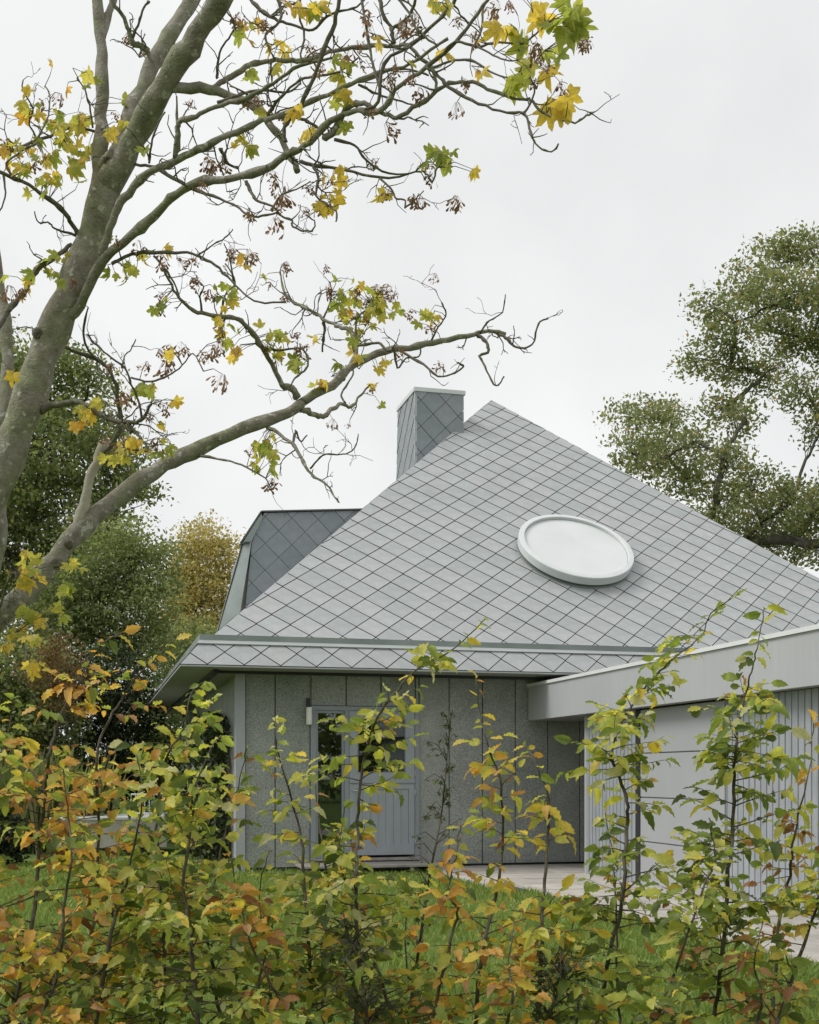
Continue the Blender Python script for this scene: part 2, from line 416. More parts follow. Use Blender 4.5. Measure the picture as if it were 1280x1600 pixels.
def build_roof():
    roof = MB()
    A = (CX, CY, ZA - .03)
    s, z = S_R, ZR - .03
    c = [(X0+s, Y0+s, z), (XE-s, Y0+s, z), (XE-s, YE-s, z), (X0+s, YE-s, z)]
    for i in range(4): roof.poly([c[i], c[(i+1) % 4], A])
    s2, z2 = .004, ZE - .012; s3, z3 = S_B - .01, ZB0 - .016
    lo = [(X0+s2, Y0+s2, z2), (XE-s2, Y0+s2, z2), (XE-s2, YE-s2, z2), (X0+s2, YE-s2, z2)]
    hi = [(X0+s3, Y0+s3, z3), (XE-s3, Y0+s3, z3), (XE-s3, YE-s3, z3), (X0+s3, YE-s3, z3)]
    for i in range(4): roof.poly([lo[i], lo[(i+1) % 4], hi[(i+1) % 4], hi[i]])
    ro = roof.build('roof', M['underlay'], house)
    # main front face, tile by tile
    sl = math.sqrt(1 + SL*SL)
    def face(O, U, V, name, limit, mass):
        Lh = (HALF - S_R)
        reg = [(-Lh, 0), (Lh, 0), (0, Lh * sl)]
        lay_tiles(name, tiles(O, U, V, reg, u0=-5.319, v0=.163), ro, [M['tile'], M['tile_edge']], limit, mass)
    face((CX, Y0+S_R, ZR), (1, 0, 0), (0, 1, SL), 'roof_tile', 300, 'roof_tiles')
    face((X0+S_R, CY, ZR), (0, -1, 0), (1, 0, SL), 'side_roof_tile', 0, 'side_roof_tiles')
    face((XE-S_R, CY, ZR), (0, 1, 0), (-1, 0, SL), 'side_roof_tile', 0, 'side_roof_tiles')
    # skirt
    h = ZB0 - ZE; ln = math.hypot(S_B, h)
    reg = [(-HALF, 0), (HALF, 0), (HALF - S_B, ln), (-HALF + S_B, ln)]
    lay_tiles('eave_tile', tiles((CX, Y0, ZE), (1, 0, 0), (0, S_B, h), reg, u0=-5.57, v0=.243, dw=.484, dh=.484), ro, [M['tile'], M['tile_edge']], 200, 'eave_tiles')
    lay_tiles('side_eave_tile', tiles((X0, CY, ZE), (0, -1, 0), (S_B, 0, h), reg, u0=.03, v0=.2), ro, [M['tile'], M['tile_edge']], 0, 'side_eave_tiles')
    # gutter: band, drip flange, trough
    def ring(m, prof, mi=0):
        for (sa, za), (sb, zb) in zip(prof[:-1], prof[1:]):
            a = [(X0+sa, Y0+sa, za), (XE-sa, Y0+sa, za), (XE-sa, YE-sa, za), (X0+sa, YE-sa, za)]
            b = [(X0+sb, Y0+sb, zb), (XE-sb, Y0+sb, zb), (XE-sb, YE-sb, zb), (X0+sb, YE-sb, zb)]
            for i in range(4): m.poly([a[i], a[(i+1) % 4], b[(i+1) % 4], b[i]], mi)
    gb = MB(); ring(gb, [(S_B-.012, ZB0+.032), (S_B-.012, ZB1), (S_B+.006, ZB1), (S_B+.006, ZB1-.05), (S_R-.02, ZB1-.05)])
    go = gb.build('gutter', M['band'], ro)
    fl = MB(); ring(fl, [(S_B-.004, ZB0-.018), (S_B-.05, ZB0-.018), (S_B-.052, ZB0-.010), (S_B-.012, ZB0+.034), (S_B-.002, ZB0+.034)])
    fl.build('gutter_flange', M['metal'], ro)
    ed = MB(); ring(ed, [(.03, ZE-.026), (-.002, ZE-.022), (-.002, ZE-.004), (.02, ZE-.004)])
    ed.build('eave_edge', M['metal'], ro)
    # hip and apex caps
    hp = MB()
    for (ex, ey) in ((X0+S_R, Y0+S_R), (XE-S_R, Y0+S_R)):
        hp.tube([(ex, ey, ZR-.01), (CX, CY, ZA-.005)], [.016, .016], 5)
    hp.build('hip_capping', M['tile'], ro)
    return ro
roof = build_roof()

def build_soffit():
    m = MB(); z = ZE - .028
    m.hexa([(X0+.005, Y0+.005, z), (XE-.005, Y0+.005, z), (XE-.005, YE-.005, z), (X0+.005, YE-.005, z),
            (X0+.02, Y0+.02, z+.02), (XE-.02, Y0+.02, z+.02), (XE-.02, YE-.02, z+.02), (X0+.02, YE-.02, z+.02)])
    so_ = m.build('soffit', M['soffit'], house)
    b = MB(); b.box((X0+.46, Y0+.3, z-.05), (X0+.53, YE-.3, z-.002)); b.build('soffit_beam', M['blackmetal'], so_)
    b = MB(); b.box((X0+.46, Y0+.46, z-.04), (XE-.5, Y0+.50, z-.002)); b.build('soffit_trim', M['blackmetal'], so_)
build_soffit()

DX0, DX1, DZ0, DZ1 = 0, 0, 0, 0
def build_walls():
    zt = ZE - .03
    px = [proj((x, YW, 1))[0] for x in (2, 5)]
    dl = onY(485, 1103, YW); dr = onY(655, 1103, YW); zb = .17; zd = dl.z
    core = MB()
    core.box((XW+.03, YW+.05, 0), (dl.x, YW+.30, zt)); core.box((dr.x, YW+.05, 0), (2*CX-XW-.03, YW+.30, zt))
    core.box((dl.x, YW+.05, zd), (dr.x, YW+.30, zt)); core.box((dl.x, YW+.05, 0), (dr.x, YW+.30, zb-.03))
    yb = YE - (YW - Y0)
    core.box((XW+.03, YW+.301, 0), (XW+.28, yb, zt)); core.box((2*CX-XW-.28, YW+.301, 0), (2*CX-XW-.03, yb, zt))
    core.box((XW+.281, yb-.25, 0), (2*CX-XW-.281, yb, zt))
    wo_ = core.build('wall', M['joint'], house)
    # washed concrete panels on the front, one by one
    xs = [XW + .085]; j0 = onY(430, 1100, YW).x; st = .5085
    x = j0
    while x < 2*CX - XW - .1: xs.append(x); x += st
    xs.append(2*CX - XW)
    gp = .006; rnd = random.Random(5)
    def pan(x0, x1, z0, z1):
        d = rnd.uniform(-.0025, .0025); m = MB(); y = YW + d; e = .006
        m.hexa([(x0+gp/2+e, y, z0+e), (x1-gp/2-e, y, z0+e), (x1-gp/2, y+.05-d, z0), (x0+gp/2, y+.05-d, z0),
                (x0+gp/2+e, y, z1-e), (x1-gp/2-e, y, z1-e), (x1-gp/2, y+.05-d, z1), (x0+gp/2, y+.05-d, z1)])
        m.build('wall_panel', M['wall'], wo_)
    for a, b in zip(xs[:-1], xs[1:]):
        if b - a < .03: continue
        segs = [(a, b)]
        if b <= dl.x or a >= dr.x: pan(a, b, .05, zt-.004); continue
        if a < dl.x: pan(a, dl.x, .05, zt-.004)
        if b > dr.x: pan(dr.x, b, .05, zt-.004)
        pan(max(a, dl.x), min(b, dr.x), zd+.004, zt-.004)
    y = YW + .1; m = None
    while y < yb - .1:
        y1 = min(y + .6, yb); mm = MB()
        mm.box((XW, y+gp/2, .05), (XW+.03, y1-gp/2, zt-.004)); mm.build('side_wall_panel', M['wall'], wo_); y = y1
    # plinth shadow gap board
    p = MB(); p.box((XW+.05, YW+.02, 0), (dl.x, YW+.049, .048)); p.box((dr.x, YW+.02, 0), (2*CX-XW-.05, YW+.049, .048)); p.build('plinth', M['blackmetal'], wo_)
    # corner post
    pm = MB(); pm.box((XW-.055, YW-.06, 0), (XW+.078, YW+.072, zt-.002)); pm.build('corner_post', M['post'], house)
    # interior
    it = MB(); it.box((XW+.3, YW+3.2, 0), (2*CX-XW-.3, YW+3.25, zt)); it.box((dl.x-.35, YW+.31, 0), (dl.x-.30, YW+3.2, zt))
    it.poly([(XW+.3, YW+.3, .15), (9, YW+.3, .15), (9, YW+3.2, .15), (XW+.3, YW+3.2, .15)])
    it.build('inner_wall', M['curtain'], wo_)
    return dl, dr, zb, zd
DL, DR, DZB, DZT = build_walls()

def build_door():
    y = YW
    ax = lambda px: onY(px, 1200, YW).x
    az = lambda py: onY(590, py, YW).z
    fx0, fx1 = DL.x, DR.x; mu0, mu1 = ax(538), ax(545); sx0 = ax(497); lx1 = ax(648)
    zt_in = az(1111)
    fr = MB()
    fr.box((fx0, y-.03, DZB), (sx0-.035, y+.10, DZT)); fr.box((lx1, y-.03, DZB-.02), (fx1, y+.10, DZT))
    fr.box((sx0-.035, y-.03, zt_in), (lx1, y+.10, DZT)); fr.box((mu0, y-.028, DZB), (mu1, y+.10, zt_in))
    f = fr.build('door_frame', M['doorframe'], house)
    th = MB(); th.box((fx0, y-.05, DZB-.04), (fx1, y+.1, DZB)); th.build('threshold', M['pale_wood'], f)
    sa = MB()
    for (a, b, c, d) in ((sx0-.033, sx0, DZB+.002, zt_in-.002), (mu0-.035, mu0-.002, DZB+.002, zt_in-.002)): sa.box((a, y-.005, c), (b, y+.07, d))
    sa.box((sx0, y-.005, zt_in-.04), (mu0-.036, y+.07, zt_in-.002)); sa.box((sx0, y-.005, DZB+.002), (mu0-.036, y+.07, DZB+.07))
    win = sa.build('side_window', M['doorframe'], house)
    gl = MB(); gl.box((sx0, y+.03, DZB+.07), (mu0-.036, y+.036, zt_in-.04)); gl.build('pane', M['glass'], win)
    # door leaf: stable door with glazed upper half
    gx0, gx1 = ax(558), ax(634); gz0, gz1 = az(1208), az(1122); split = az(1222)
    x0, x1 = mu1+.006, lx1-.006; zb = DZB+.035; zt = zt_in-.006
    up = MB()
    up.box((x0, y-.02, split+.006), (gx0, y+.035, zt)); up.box((gx1, y-.02, split+.006), (x1, y+.035, zt))
    up.box((gx0, y-.02, gz1), (gx1, y+.035, zt)); up.box((gx0, y-.02, split+.006), (gx1, y+.035, gz0))
    d = up.build('door', M['door'], house)
    be = MB()
    be.box((gx0, y-.012, gz0), (gx0+.016, y+.008, gz1)); be.box((gx1-.016, y-.012, gz0), (gx1, y+.008, gz1))
    be.box((gx0+.016, y-.012, gz1-.016), (gx1-.016, y+.008, gz1)); be.box((gx0+.016, y-.012, gz0), (gx1-.016, y+.008, gz0+.016))
    be.build('glazing_bead', M['doorframe'], d)
    gl = MB(); gl.box((gx0, y+.009, gz0), (gx1, y+.015, gz1)); gl.build('pane', M['glass'], d)
    lo = MB(); lx0 = x0+.085; lxx = x1-.085; lzb = zb+.15; lzt = split-.10
    lo.box((x0, y-.02, zb), (lx0, y+.035, split-.006)); lo.box((lxx, y-.02, zb), (x1, y+.035, split-.006))
    lo.box((lx0, y-.02, zb), (lxx, y+.035, lzb)); lo.box((lx0, y-.02, lzt), (lxx, y+.035, split-.006))
    lo.build('lower_leaf', M['door'], d)
    dr = MB(); dr.box((x0, y-.045, split-.012), (x1, y-.02, split+.02)); dr.build('drip_rail', M['door'], d)
    n = 7; wd = (lxx - lx0) / n
    for i in range(n):
        b = MB(); a0, a1 = lx0 + i*wd, lx0 + (i+1)*wd
        b.hexa([(a0+.002, y-.002, lzb), (a1-.002, y-.002, lzb), (a1, y+.012, lzb), (a0, y+.012, lzb),
                (a0+.002, y-.002, lzt), (a1-.002, y-.002, lzt), (a1, y+.012, lzt), (a0, y+.012, lzt)]); b.build('door_board', M['door'], d)
    for zz in (zt-.16, split+.12, split-.16, zb+.18):
        b = MB(); b.tube([(x1+.008, y-.03, zz-.05), (x1+.008, y-.03, zz+.05)], [.011, .011], 8); b.build('hinge', M['metal'], d)
    hd = MB(); hz = az(1235)
    hd.tube([(x0+.045, y-.02, hz), (x0+.045, y-.065, hz), (x0+.15, y-.065, hz)], [.009, .009, .009], 8); hd.build('door_handle', M['skymetal'], d)
    # deck step in front of the door
    st = empty('door_step', ((fx0+fx1)/2, YW-.4, 0)); tag(st, 'low weathered wooden step in front of the glazed door', 'step')
    for i in range(4):
        b = MB(); yy = YW - .78 + i*.18; b.box((fx0-.25, yy, .085), (fx1+.12, yy+.172, .115)); b.build('step_board', M['pale_wood'], st)
    b = MB(); b.box((fx0-.2, YW-.70, .0), (fx0-.12, YW-.08, .084)); b.box((fx1-.0, YW-.70, 0), (fx1+.08, YW-.08, .084)); b.build('joist', M['blackmetal'], st)
    # wall lamp
    lx = ax(481.5); lz0, lz1 = az(1134), az(1107)
    la = empty('wall_lamp', (lx, YW, (lz0+lz1)/2)); tag(la, 'small white cylinder lamp on the wall beside the door', 'lamp')
    m = MB(); m.tube([(lx, YW-.085, lz0), (lx, YW-.085, lz0+.01), (lx, YW-.085, lz1-.01), (lx, YW-.085, lz1)], [.036, .042, .042, .036], 16); m.build('lamp_shade', M['white'], la)
    m = MB(); m.box((lx-.018, YW-.06, lz0+.08), (lx+.018, YW-.002, lz0+.14)); m.box((lx-.028, YW-.02, lz1-.02), (lx+.028, YW-.002, lz1+.13)); m.build('bracket', M['blackmetal'], la)
build_door()

def build_skylight():
    cs = P(889, 893, 20.05)
    ny = Vector((0, -SL, 1)).normalized(); vv = Vector((0, 1, SL)).normalized(); uu = Vector((1, 0, 0))
    # nearest point on the roof plane
    base = Vector((0, Y0+S_T, ZT)); c = cs - ny * (cs - base).dot(ny)
    R = .935; n = 72
    def lathe(m, prof, mi=0, smooth=True):
        b = len(m.v)
        for r, h in prof:
            for k in range(n):
                a = 2*math.pi*k/n; m.v.append(tuple(c + uu*(r*math.cos(a)) + vv*(r*math.sin(a)) + ny*h))
        for i in range(len(prof)-1):
            for k in range(n):
                m.f.append((b+i*n+k, b+i*n+(k+1) % n, b+(i+1)*n+(k+1) % n, b+(i+1)*n+k)); m.m.append(mi); m.sm.append(False)
    k = MB(); lathe(k, [(R+.012, .0), (R+.012, .03), (R-.035, .034), (R-.035, .13), (R+.0, .13)]); sk = k.build('skylight', M['band'], house)
    k = MB(); lathe(k, [(R-.02, .075), (R+.012, .08), (R+.015, .20), (R+.008, .21), (R-.07, .216), (R-.077, .206), (R-.079, .155), (R-.12, .155)]); k.build('skylight_rim', M['skymetal'], sk)
    k = MB(); lathe(k, [(R-.084, .166), (R-.5, .178), (.0, .182)]); k.build('skylight_dome', M['opal'], sk)
    b = MB()
    for q in range(5):
        a = math.radians(-80 + q*72); p = c + uu*((R-.03)*math.cos(a)) + vv*((R-.03)*math.sin(a)) + ny*.1
        b.tube([p, p + ny*.05], [.014, .014], 8)
    b.build('clamp', M['blackmetal'], sk)
build_skylight()

def build_chimney():
    d1 = 22.3; a = P(649, 606, d1); Yc = a.y; zt = a.z + .0
    b = onY(724.5, 610, Yc); x0, x1 = a.x, b.x; y1 = Yc + 1.28; zc = zt - .06
    zb = 5.0
    core = MB(); core.hexa([(x0+.02, Yc+.02, zb), (x1-.02, Yc+.02, zb), (x1-.02, y1+.25, zb), (x0+.01, y1+.25, zb),
                            (x0+.02, Yc+.02, zc), (x1-.02, Yc+.02, zc), (x1-.02, y1-.02, zc), (x0+.02, y1-.02, zc)])
    ch = core.build('chimney', M['underlay'], house)
    h = zc - zb
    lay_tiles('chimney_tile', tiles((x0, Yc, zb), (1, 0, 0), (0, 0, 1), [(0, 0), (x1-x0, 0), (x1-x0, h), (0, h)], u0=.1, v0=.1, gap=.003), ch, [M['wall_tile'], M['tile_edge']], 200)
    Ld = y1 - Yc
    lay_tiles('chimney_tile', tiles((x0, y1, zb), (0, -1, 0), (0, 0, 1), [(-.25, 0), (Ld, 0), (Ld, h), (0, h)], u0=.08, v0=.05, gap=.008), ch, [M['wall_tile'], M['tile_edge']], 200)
    tr = MB(); tr.box((x0-.012, Yc-.012, zb), (x0+.03, Yc+.03, zc)); tr.build('corner_trim', M['metal'], ch)
    cp = MB(); cp.box((x0-.03, Yc-.03, zc), (x1+.03, y1+.03, zc+.072)); cp.build('chimney_cap', M['skymetal'], ch)
build_chimney()

def build_dormer():
    Yd = 21.5
    q = lambda x, y: onY(x, y, Yd)
    tl = q(410, 801); kn = q(392, 847); b1 = q(391, 872); lo = q(378, 960)
    slope = .075
    tr_ = Vector((tl.x + 2.6, Yd, tl.z + 2.6*slope))
    depth = 3.2
    # outline of the cheek (seen from the front, counter-clockwise)
    pts = [(lo.x, lo.z - .5), (tl.x+2.6, lo.z-.5), (tl.x+2.6, tr_.z+.005), (tl.x+.03, tl.z-.005), (kn.x+.02, kn.z)]
    core = MB()
    fr = [Vector((x, Yd+.03, z)) for x, z in pts]; bk = [Vector((x, Yd+depth, z)) for x, z in pts]
    core.poly(fr); core.poly(list(reversed(bk)))
    for i in range(len(fr)): core.poly([fr[i], bk[i], bk[(i+1) % 5], fr[(i+1) % 5]])
    do = core.build('dormer', M['band'], house)
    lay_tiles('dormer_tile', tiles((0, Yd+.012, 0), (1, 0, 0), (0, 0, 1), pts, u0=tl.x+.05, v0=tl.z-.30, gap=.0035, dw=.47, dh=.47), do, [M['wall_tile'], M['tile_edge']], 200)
    # roof slab with a thin dark edge, overhanging to the left
    ov = q(380, 845)
    z0 = tl.z
    sl_ = MB()
    top = [Vector((ov.x-.01, 0, ov.z)), Vector((tl.x-.02, 0, z0+.006)), Vector((tr_.x, 0, tr_.z+.008))]
    for a, b in zip(top[:-1], top[1:]):
        nrm = Vector((-(b.z-a.z), 0, b.x-a.x)).normalized() * .022
        ya, yb = Yd - .05, (Yd + .25 if a is top[0] else Yd + depth + .1)
        sl_.hexa([(a.x, ya, a.z), (b.x, ya, b.z), (b.x, yb, b.z), (a.x, yb, a.z),
                  (a.x+nrm.x, ya, a.z+nrm.z), (b.x+nrm.x, ya, b.z+nrm.z), (b.x+nrm.x, yb, b.z+nrm.z), (a.x+nrm.x, yb, a.z+nrm.z)])
    sl_.build('dormer_roof', M['darkmetal'], do)
    # soffit of the sloping edge and the smooth leaning end panel
    sp = MB(); y0 = Yd - .06
    o1, o2 = q(381, 846), q(345, 982); i1, i2 = q(392.5, 847), q(370, 985)
    sp.hexa([(o2.x, y0+.5, o2.z), (i2.x, y0, i2.z), (i2.x, y0+.6, i2.z), (o2.x, y0+.9, o2.z),
             (o1.x+.02, y0+.25, o1.z), (i1.x, y0, i1.z), (i1.x, y0+.6, i1.z), (o1.x+.02, y0+.8, o1.z)])
    sp.build('end_panel', M['band'], do)
    s2 = MB(); j = q(402, 832)
    s2.hexa([(o1.x, y0+.02, o1.z-.01), (i1.x, y0+.02, i1.z), (i1.x, y0+.6, i1.z), (o1.x, y0+.6, o1.z-.01),
             (tl.x-.02, y0+.02, tl.z-.02), (tl.x, y0+.02, tl.z-.10), (tl.x, y0+.6, tl.z-.10), (tl.x-.02, y0+.6, tl.z-.02)])
    s2.build('verge_board', M['band'], do)
    le = MB(); e1, e2 = Vector((o1.x, y0+.26, o1.z)), Vector((o2.x, y0+.51, o2.z)); le.tube([e1, e2], [.014, .014], 5); le.build('edge_trim', M['blackmetal'], do)
build_dormer()

# ------------------------------------------------------------------ garage
def build_garage():
    XF = 6.25; y0, y1 = 7.2, 15.37; yf1 = 17.05; zb, zt = 2.15, 2.685
    ga = empty('garage', (XG, 11, 0)); tag(ga, 'flat roofed garage with ribbed grey cladding, sectional door and deep fascia', 'garage')
    c = MB(); c.box((XG+.05, y0+.05, 0), (XG+5.5, y1-.0, zb+.05)); co = c.build('garage_wall', M['dark'], ga)
    e = MB(); e.box((XG+.001, y1-.02, 0), (XG+.10, y1+.04, zb-.002)); e.build('end_board', M['fascia'], co)
    ra = MB(); ra.box((XF+.05, y0, zb+.02), (XG+5.6, yf1-.01, zt-.06)); ra.build('garage_roof', M['dark'], ga)
    fs = MB(); fs.box((XF, y0-.05, zb), (XF+.05, yf1, zt-.045)); fs.box((XF+.051, yf1-.05, zb), (XG+5.6, yf1, zt-.05)); fs.build('fascia', M['fascia'], ga)
    sf = MB(); sf.box((XF+.051, y0, zb+.004), (XG+5.4, yf1-.051, zb+.018)); sf.build('fascia_soffit', M['soffit'], ga)
    cp = MB(); cp.box((XF-.022, y0-.08, zt-.043), (XF+.16, yf1+.02, zt)); cp.build('coping', M['cap'], ga)
    # sectional door
    dy0, dy1 = 11.62, 13.66; n = 4; h = (zb - .03) / n
    dr = MB(); dr.box((XG+.02, dy0, .012), (XG+.045, dy1, zb-.002)); do = dr.build('garage_door', M['dark'], ga)
    for i in range(n):
        a, b = .02 + i*h, .02 + (i+1)*h; m = MB(); gp = .011
        m.hexa([(XG+.019, dy0+.004, a+.001), (XG+.019, dy1-.004, a+.001), (XG-.006, dy1-.004, a+gp), (XG-.006, dy0+.004, a+gp),
                (XG+.019, dy0+.004, b-.001), (XG+.019, dy1-.004, b-.001), (XG-.006, dy1-.004, b-gp), (XG-.006, dy0+.004, b-gp)][::1])
        m.build('door_section', M['garage_door'], do)
    j = MB(); j.box((XG-.012, dy1+.002, 0), (XG+.04, dy1+.13, zb-.002)); j.build('door_jamb', M['blackmetal'], ga)
    # ribbed cladding, board by board
    step = .111
    def boards(a, b):
        y = a
        while y < b - .02:
            yy = min(y + step, b); m = MB(); q = .011
            m.hexa([(XG+.03, y+.002, .03), (XG+.03, yy-.002, .03), (XG-.004, yy-q, .03), (XG-.004, y+q, .03),
                    (XG+.03, y+.002, zb-.003), (XG+.03, yy-.002, zb-.003), (XG-.004, yy-q, zb-.003), (XG-.004, y+q, zb-.003)])
            m.build('cladding_board', M['clad'], co); y = yy
    boards(dy1+.135, y1-.022); boards(y0+.05, dy0-.006)
build_garage()

# ------------------------------------------------------------------ background trees and shrubs
def unit(rs, n):
    v = rs.normal(size=(n, 3)); return v / np.linalg.norm(v, axis=1)[:, None]
def leaf_cloud(rs, pts, size, up=.5, jitter=.3):
    """four-sided leaves, pts (n,3)"""
    n = len(pts)
    nm = unit(rs, n) + np.array([0, 0, up]); nm /= np.linalg.norm(nm, axis=1)[:, None]
    a = np.cross(nm, unit(rs, n)); a /= np.linalg.norm(a, axis=1)[:, None] + 1e-9; b = np.cross(nm, a)
    s = size * rs.uniform(.6, 1.4, n)[:, None]
    V = np.stack([pts - a*s*.62, pts + b*s*.33 + nm*s*.08, pts + a*s*.62, pts - b*s*.33 + nm*s*.08], 1)
    return V.reshape(-1, 3), np.arange(n*4).reshape(n, 4)
def lobe_points(rs, c, r, nclump, per, sig, shell=.45):
    """leaf positions: clumps spread through an ellipsoid, most near its skin"""
    d = unit(rs, nclump); rad = (shell + (1-shell) * rs.uniform(0, 1, nclump)) ** .6
    cc = np.array(c) + d * rad[:, None] * np.array(r)
    p = np.repeat(cc, per, 0) + rs.normal(size=(nclump*per, 3)) * sig * np.array([1.25, 1.25, .75])
    return p, cc
def tree(name, label, cat, base, lobes, mats, seed, trunk_r, leafsize, nclump, per, sig, group=None, stems=1, limb=True, shell=.45, twigs=True):
    rs = np.random.RandomState(seed); rnd = random.Random(seed)
    root = empty(name, base); tag(root, label, cat, group)
    base = Vector(base); wood = MB(); allp = []
    top = max(c[2] for c, r in lobes); cen = Vector(np.mean([c for c, r in lobes], 0))
    fork = base.lerp(Vector((cen.x, cen.y, base.z + (cen.z - base.z)*.75)), .6) if limb else base
    sp = [base.lerp(fork, t/5) + Vector((rnd.uniform(-1, 1), rnd.uniform(-1, 1), 0)) * trunk_r * .35 * (t > 0) for t in range(6)]
    if limb: wood.tube(sp, [trunk_r*(1.25 - .5*t/5) for t in range(6)], 10, rough=.05, rnd=rnd)
    order = sorted(range(len(lobes)), key=lambda i: (Vector(lobes[i][0]) - fork).length); par = {}; placed = []
    for i in order:
        c = Vector(lobes[i][0]); best = None; bd = (c - fork).length * 1.15
        for j in placed:
            dj = (Vector(lobes[j][0]) - c).length + .25 * (Vector(lobes[j][0]) - fork).length
            if dj < bd: bd = dj; best = j
        par[i] = best; placed.append(i)
    weight = {i: 1 for i in order}
    for i in reversed(order):
        if par[i] is not None: weight[par[i]] += weight[i]
    for i in order:
        c, r = lobes[i]; vol = (r[0]*r[1]*r[2]) ** (1/3)
        p, cc = lobe_points(rs, c, r, max(3, int(nclump * vol**2.2)), per, sig, shell)
        allp.append(p); cv = Vector(c); st = fork if par[i] is None else Vector(lobes[par[i]][0])
        ln = (cv - st).length
        mid = st.lerp(cv, .5) + Vector((rnd.uniform(-1, 1), rnd.uniform(-1, 1), rnd.uniform(-.3, .7))) * .16 * ln
        ra = min(trunk_r*.5, trunk_r * .085 * math.sqrt(weight[i])); rb = max(trunk_r*.05, ra*.6); pts = []
        for t in range(8):
            u = t/7; q = st*(1-u)**2 + mid*2*u*(1-u) + cv*u*u
            pts.append(q + Vector((rnd.uniform(-1, 1), rnd.uniform(-1, 1), rnd.uniform(-1, 1))) * .035 * ln * math.sin(math.pi*u))
        wood.tube(pts, [ra + (rb-ra)*t/7 for t in range(8)], 6)
        if twigs:
            for q in cc[::2]:
                a = pts[rnd.randint(3, 7)]; q = Vector(q)
                m_ = a.lerp(q, .5) + Vector((rnd.uniform(-1, 1), rnd.uniform(-1, 1), rnd.uniform(-.5, 1))) * .18 * (q-a).length
                rr_ = max(.006, min(rb*.4, trunk_r*.05)); wood.tube([a, m_, q], [rr_, rr_*.7, rr_*.3], 4)
    wood.build('trunk', M['oakbark'], root)
    V, Fq = leaf_cloud(rs, np.concatenate(allp), leafsize)
    o = bpy.data.objects.new('crown', arr_mesh('crown', V, Fq, mats)); link(o, root); o.location = -base
    return root
def L3(px, py, d, r, depth=None, sq=.85):
    """a lobe of a crown: centre and radius in the photograph's pixels at depth d"""
    k = d / F; return tuple(P(px, py, d)), (r*k, (depth or r)*k, r*k*sq)

M['oak'] = leaf_mat('oak_leaf', [(0, (.17, .215, .11)), (.4, (.25, .30, .155)), (.8, (.33, .37, .195)), (.96, (.40, .37, .18)), (1, (.54, .35, .16))], .5, .45, 2)
M['darkgreen'] = leaf_mat('dark_green_leaf', [(0, (.13, .175, .08)), (.4, (.20, .26, .115)), (.75, (.29, .35, .15)), (1, (.42, .43, .19))], .45, .45, 2)
M['midgreen'] = leaf_mat('mid_green_leaf', [(0, (.14, .19, .085)), (.5, (.24, .31, .14)), (1, (.38, .42, .19))], .45, .45, 2)
M['goldleaf'] = leaf_mat('golden_leaf', [(0, (.32, .29, .12)), (.4, (.50, .45, .19)), (.8, (.62, .55, .25)), (1, (.66, .50, .22))], .4, .5, 2)
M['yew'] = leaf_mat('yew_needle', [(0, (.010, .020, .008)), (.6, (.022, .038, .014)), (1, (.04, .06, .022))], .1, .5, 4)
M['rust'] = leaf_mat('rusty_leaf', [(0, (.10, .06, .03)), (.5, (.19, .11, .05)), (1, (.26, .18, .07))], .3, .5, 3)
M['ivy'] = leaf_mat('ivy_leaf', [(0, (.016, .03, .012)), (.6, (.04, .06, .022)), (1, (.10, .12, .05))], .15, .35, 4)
M['reed'] = leaf_mat('reed_blade', [(0, (.14, .19, .07)), (.6, (.24, .29, .11)), (1, (.42, .40, .22))], .3, .5, 3)

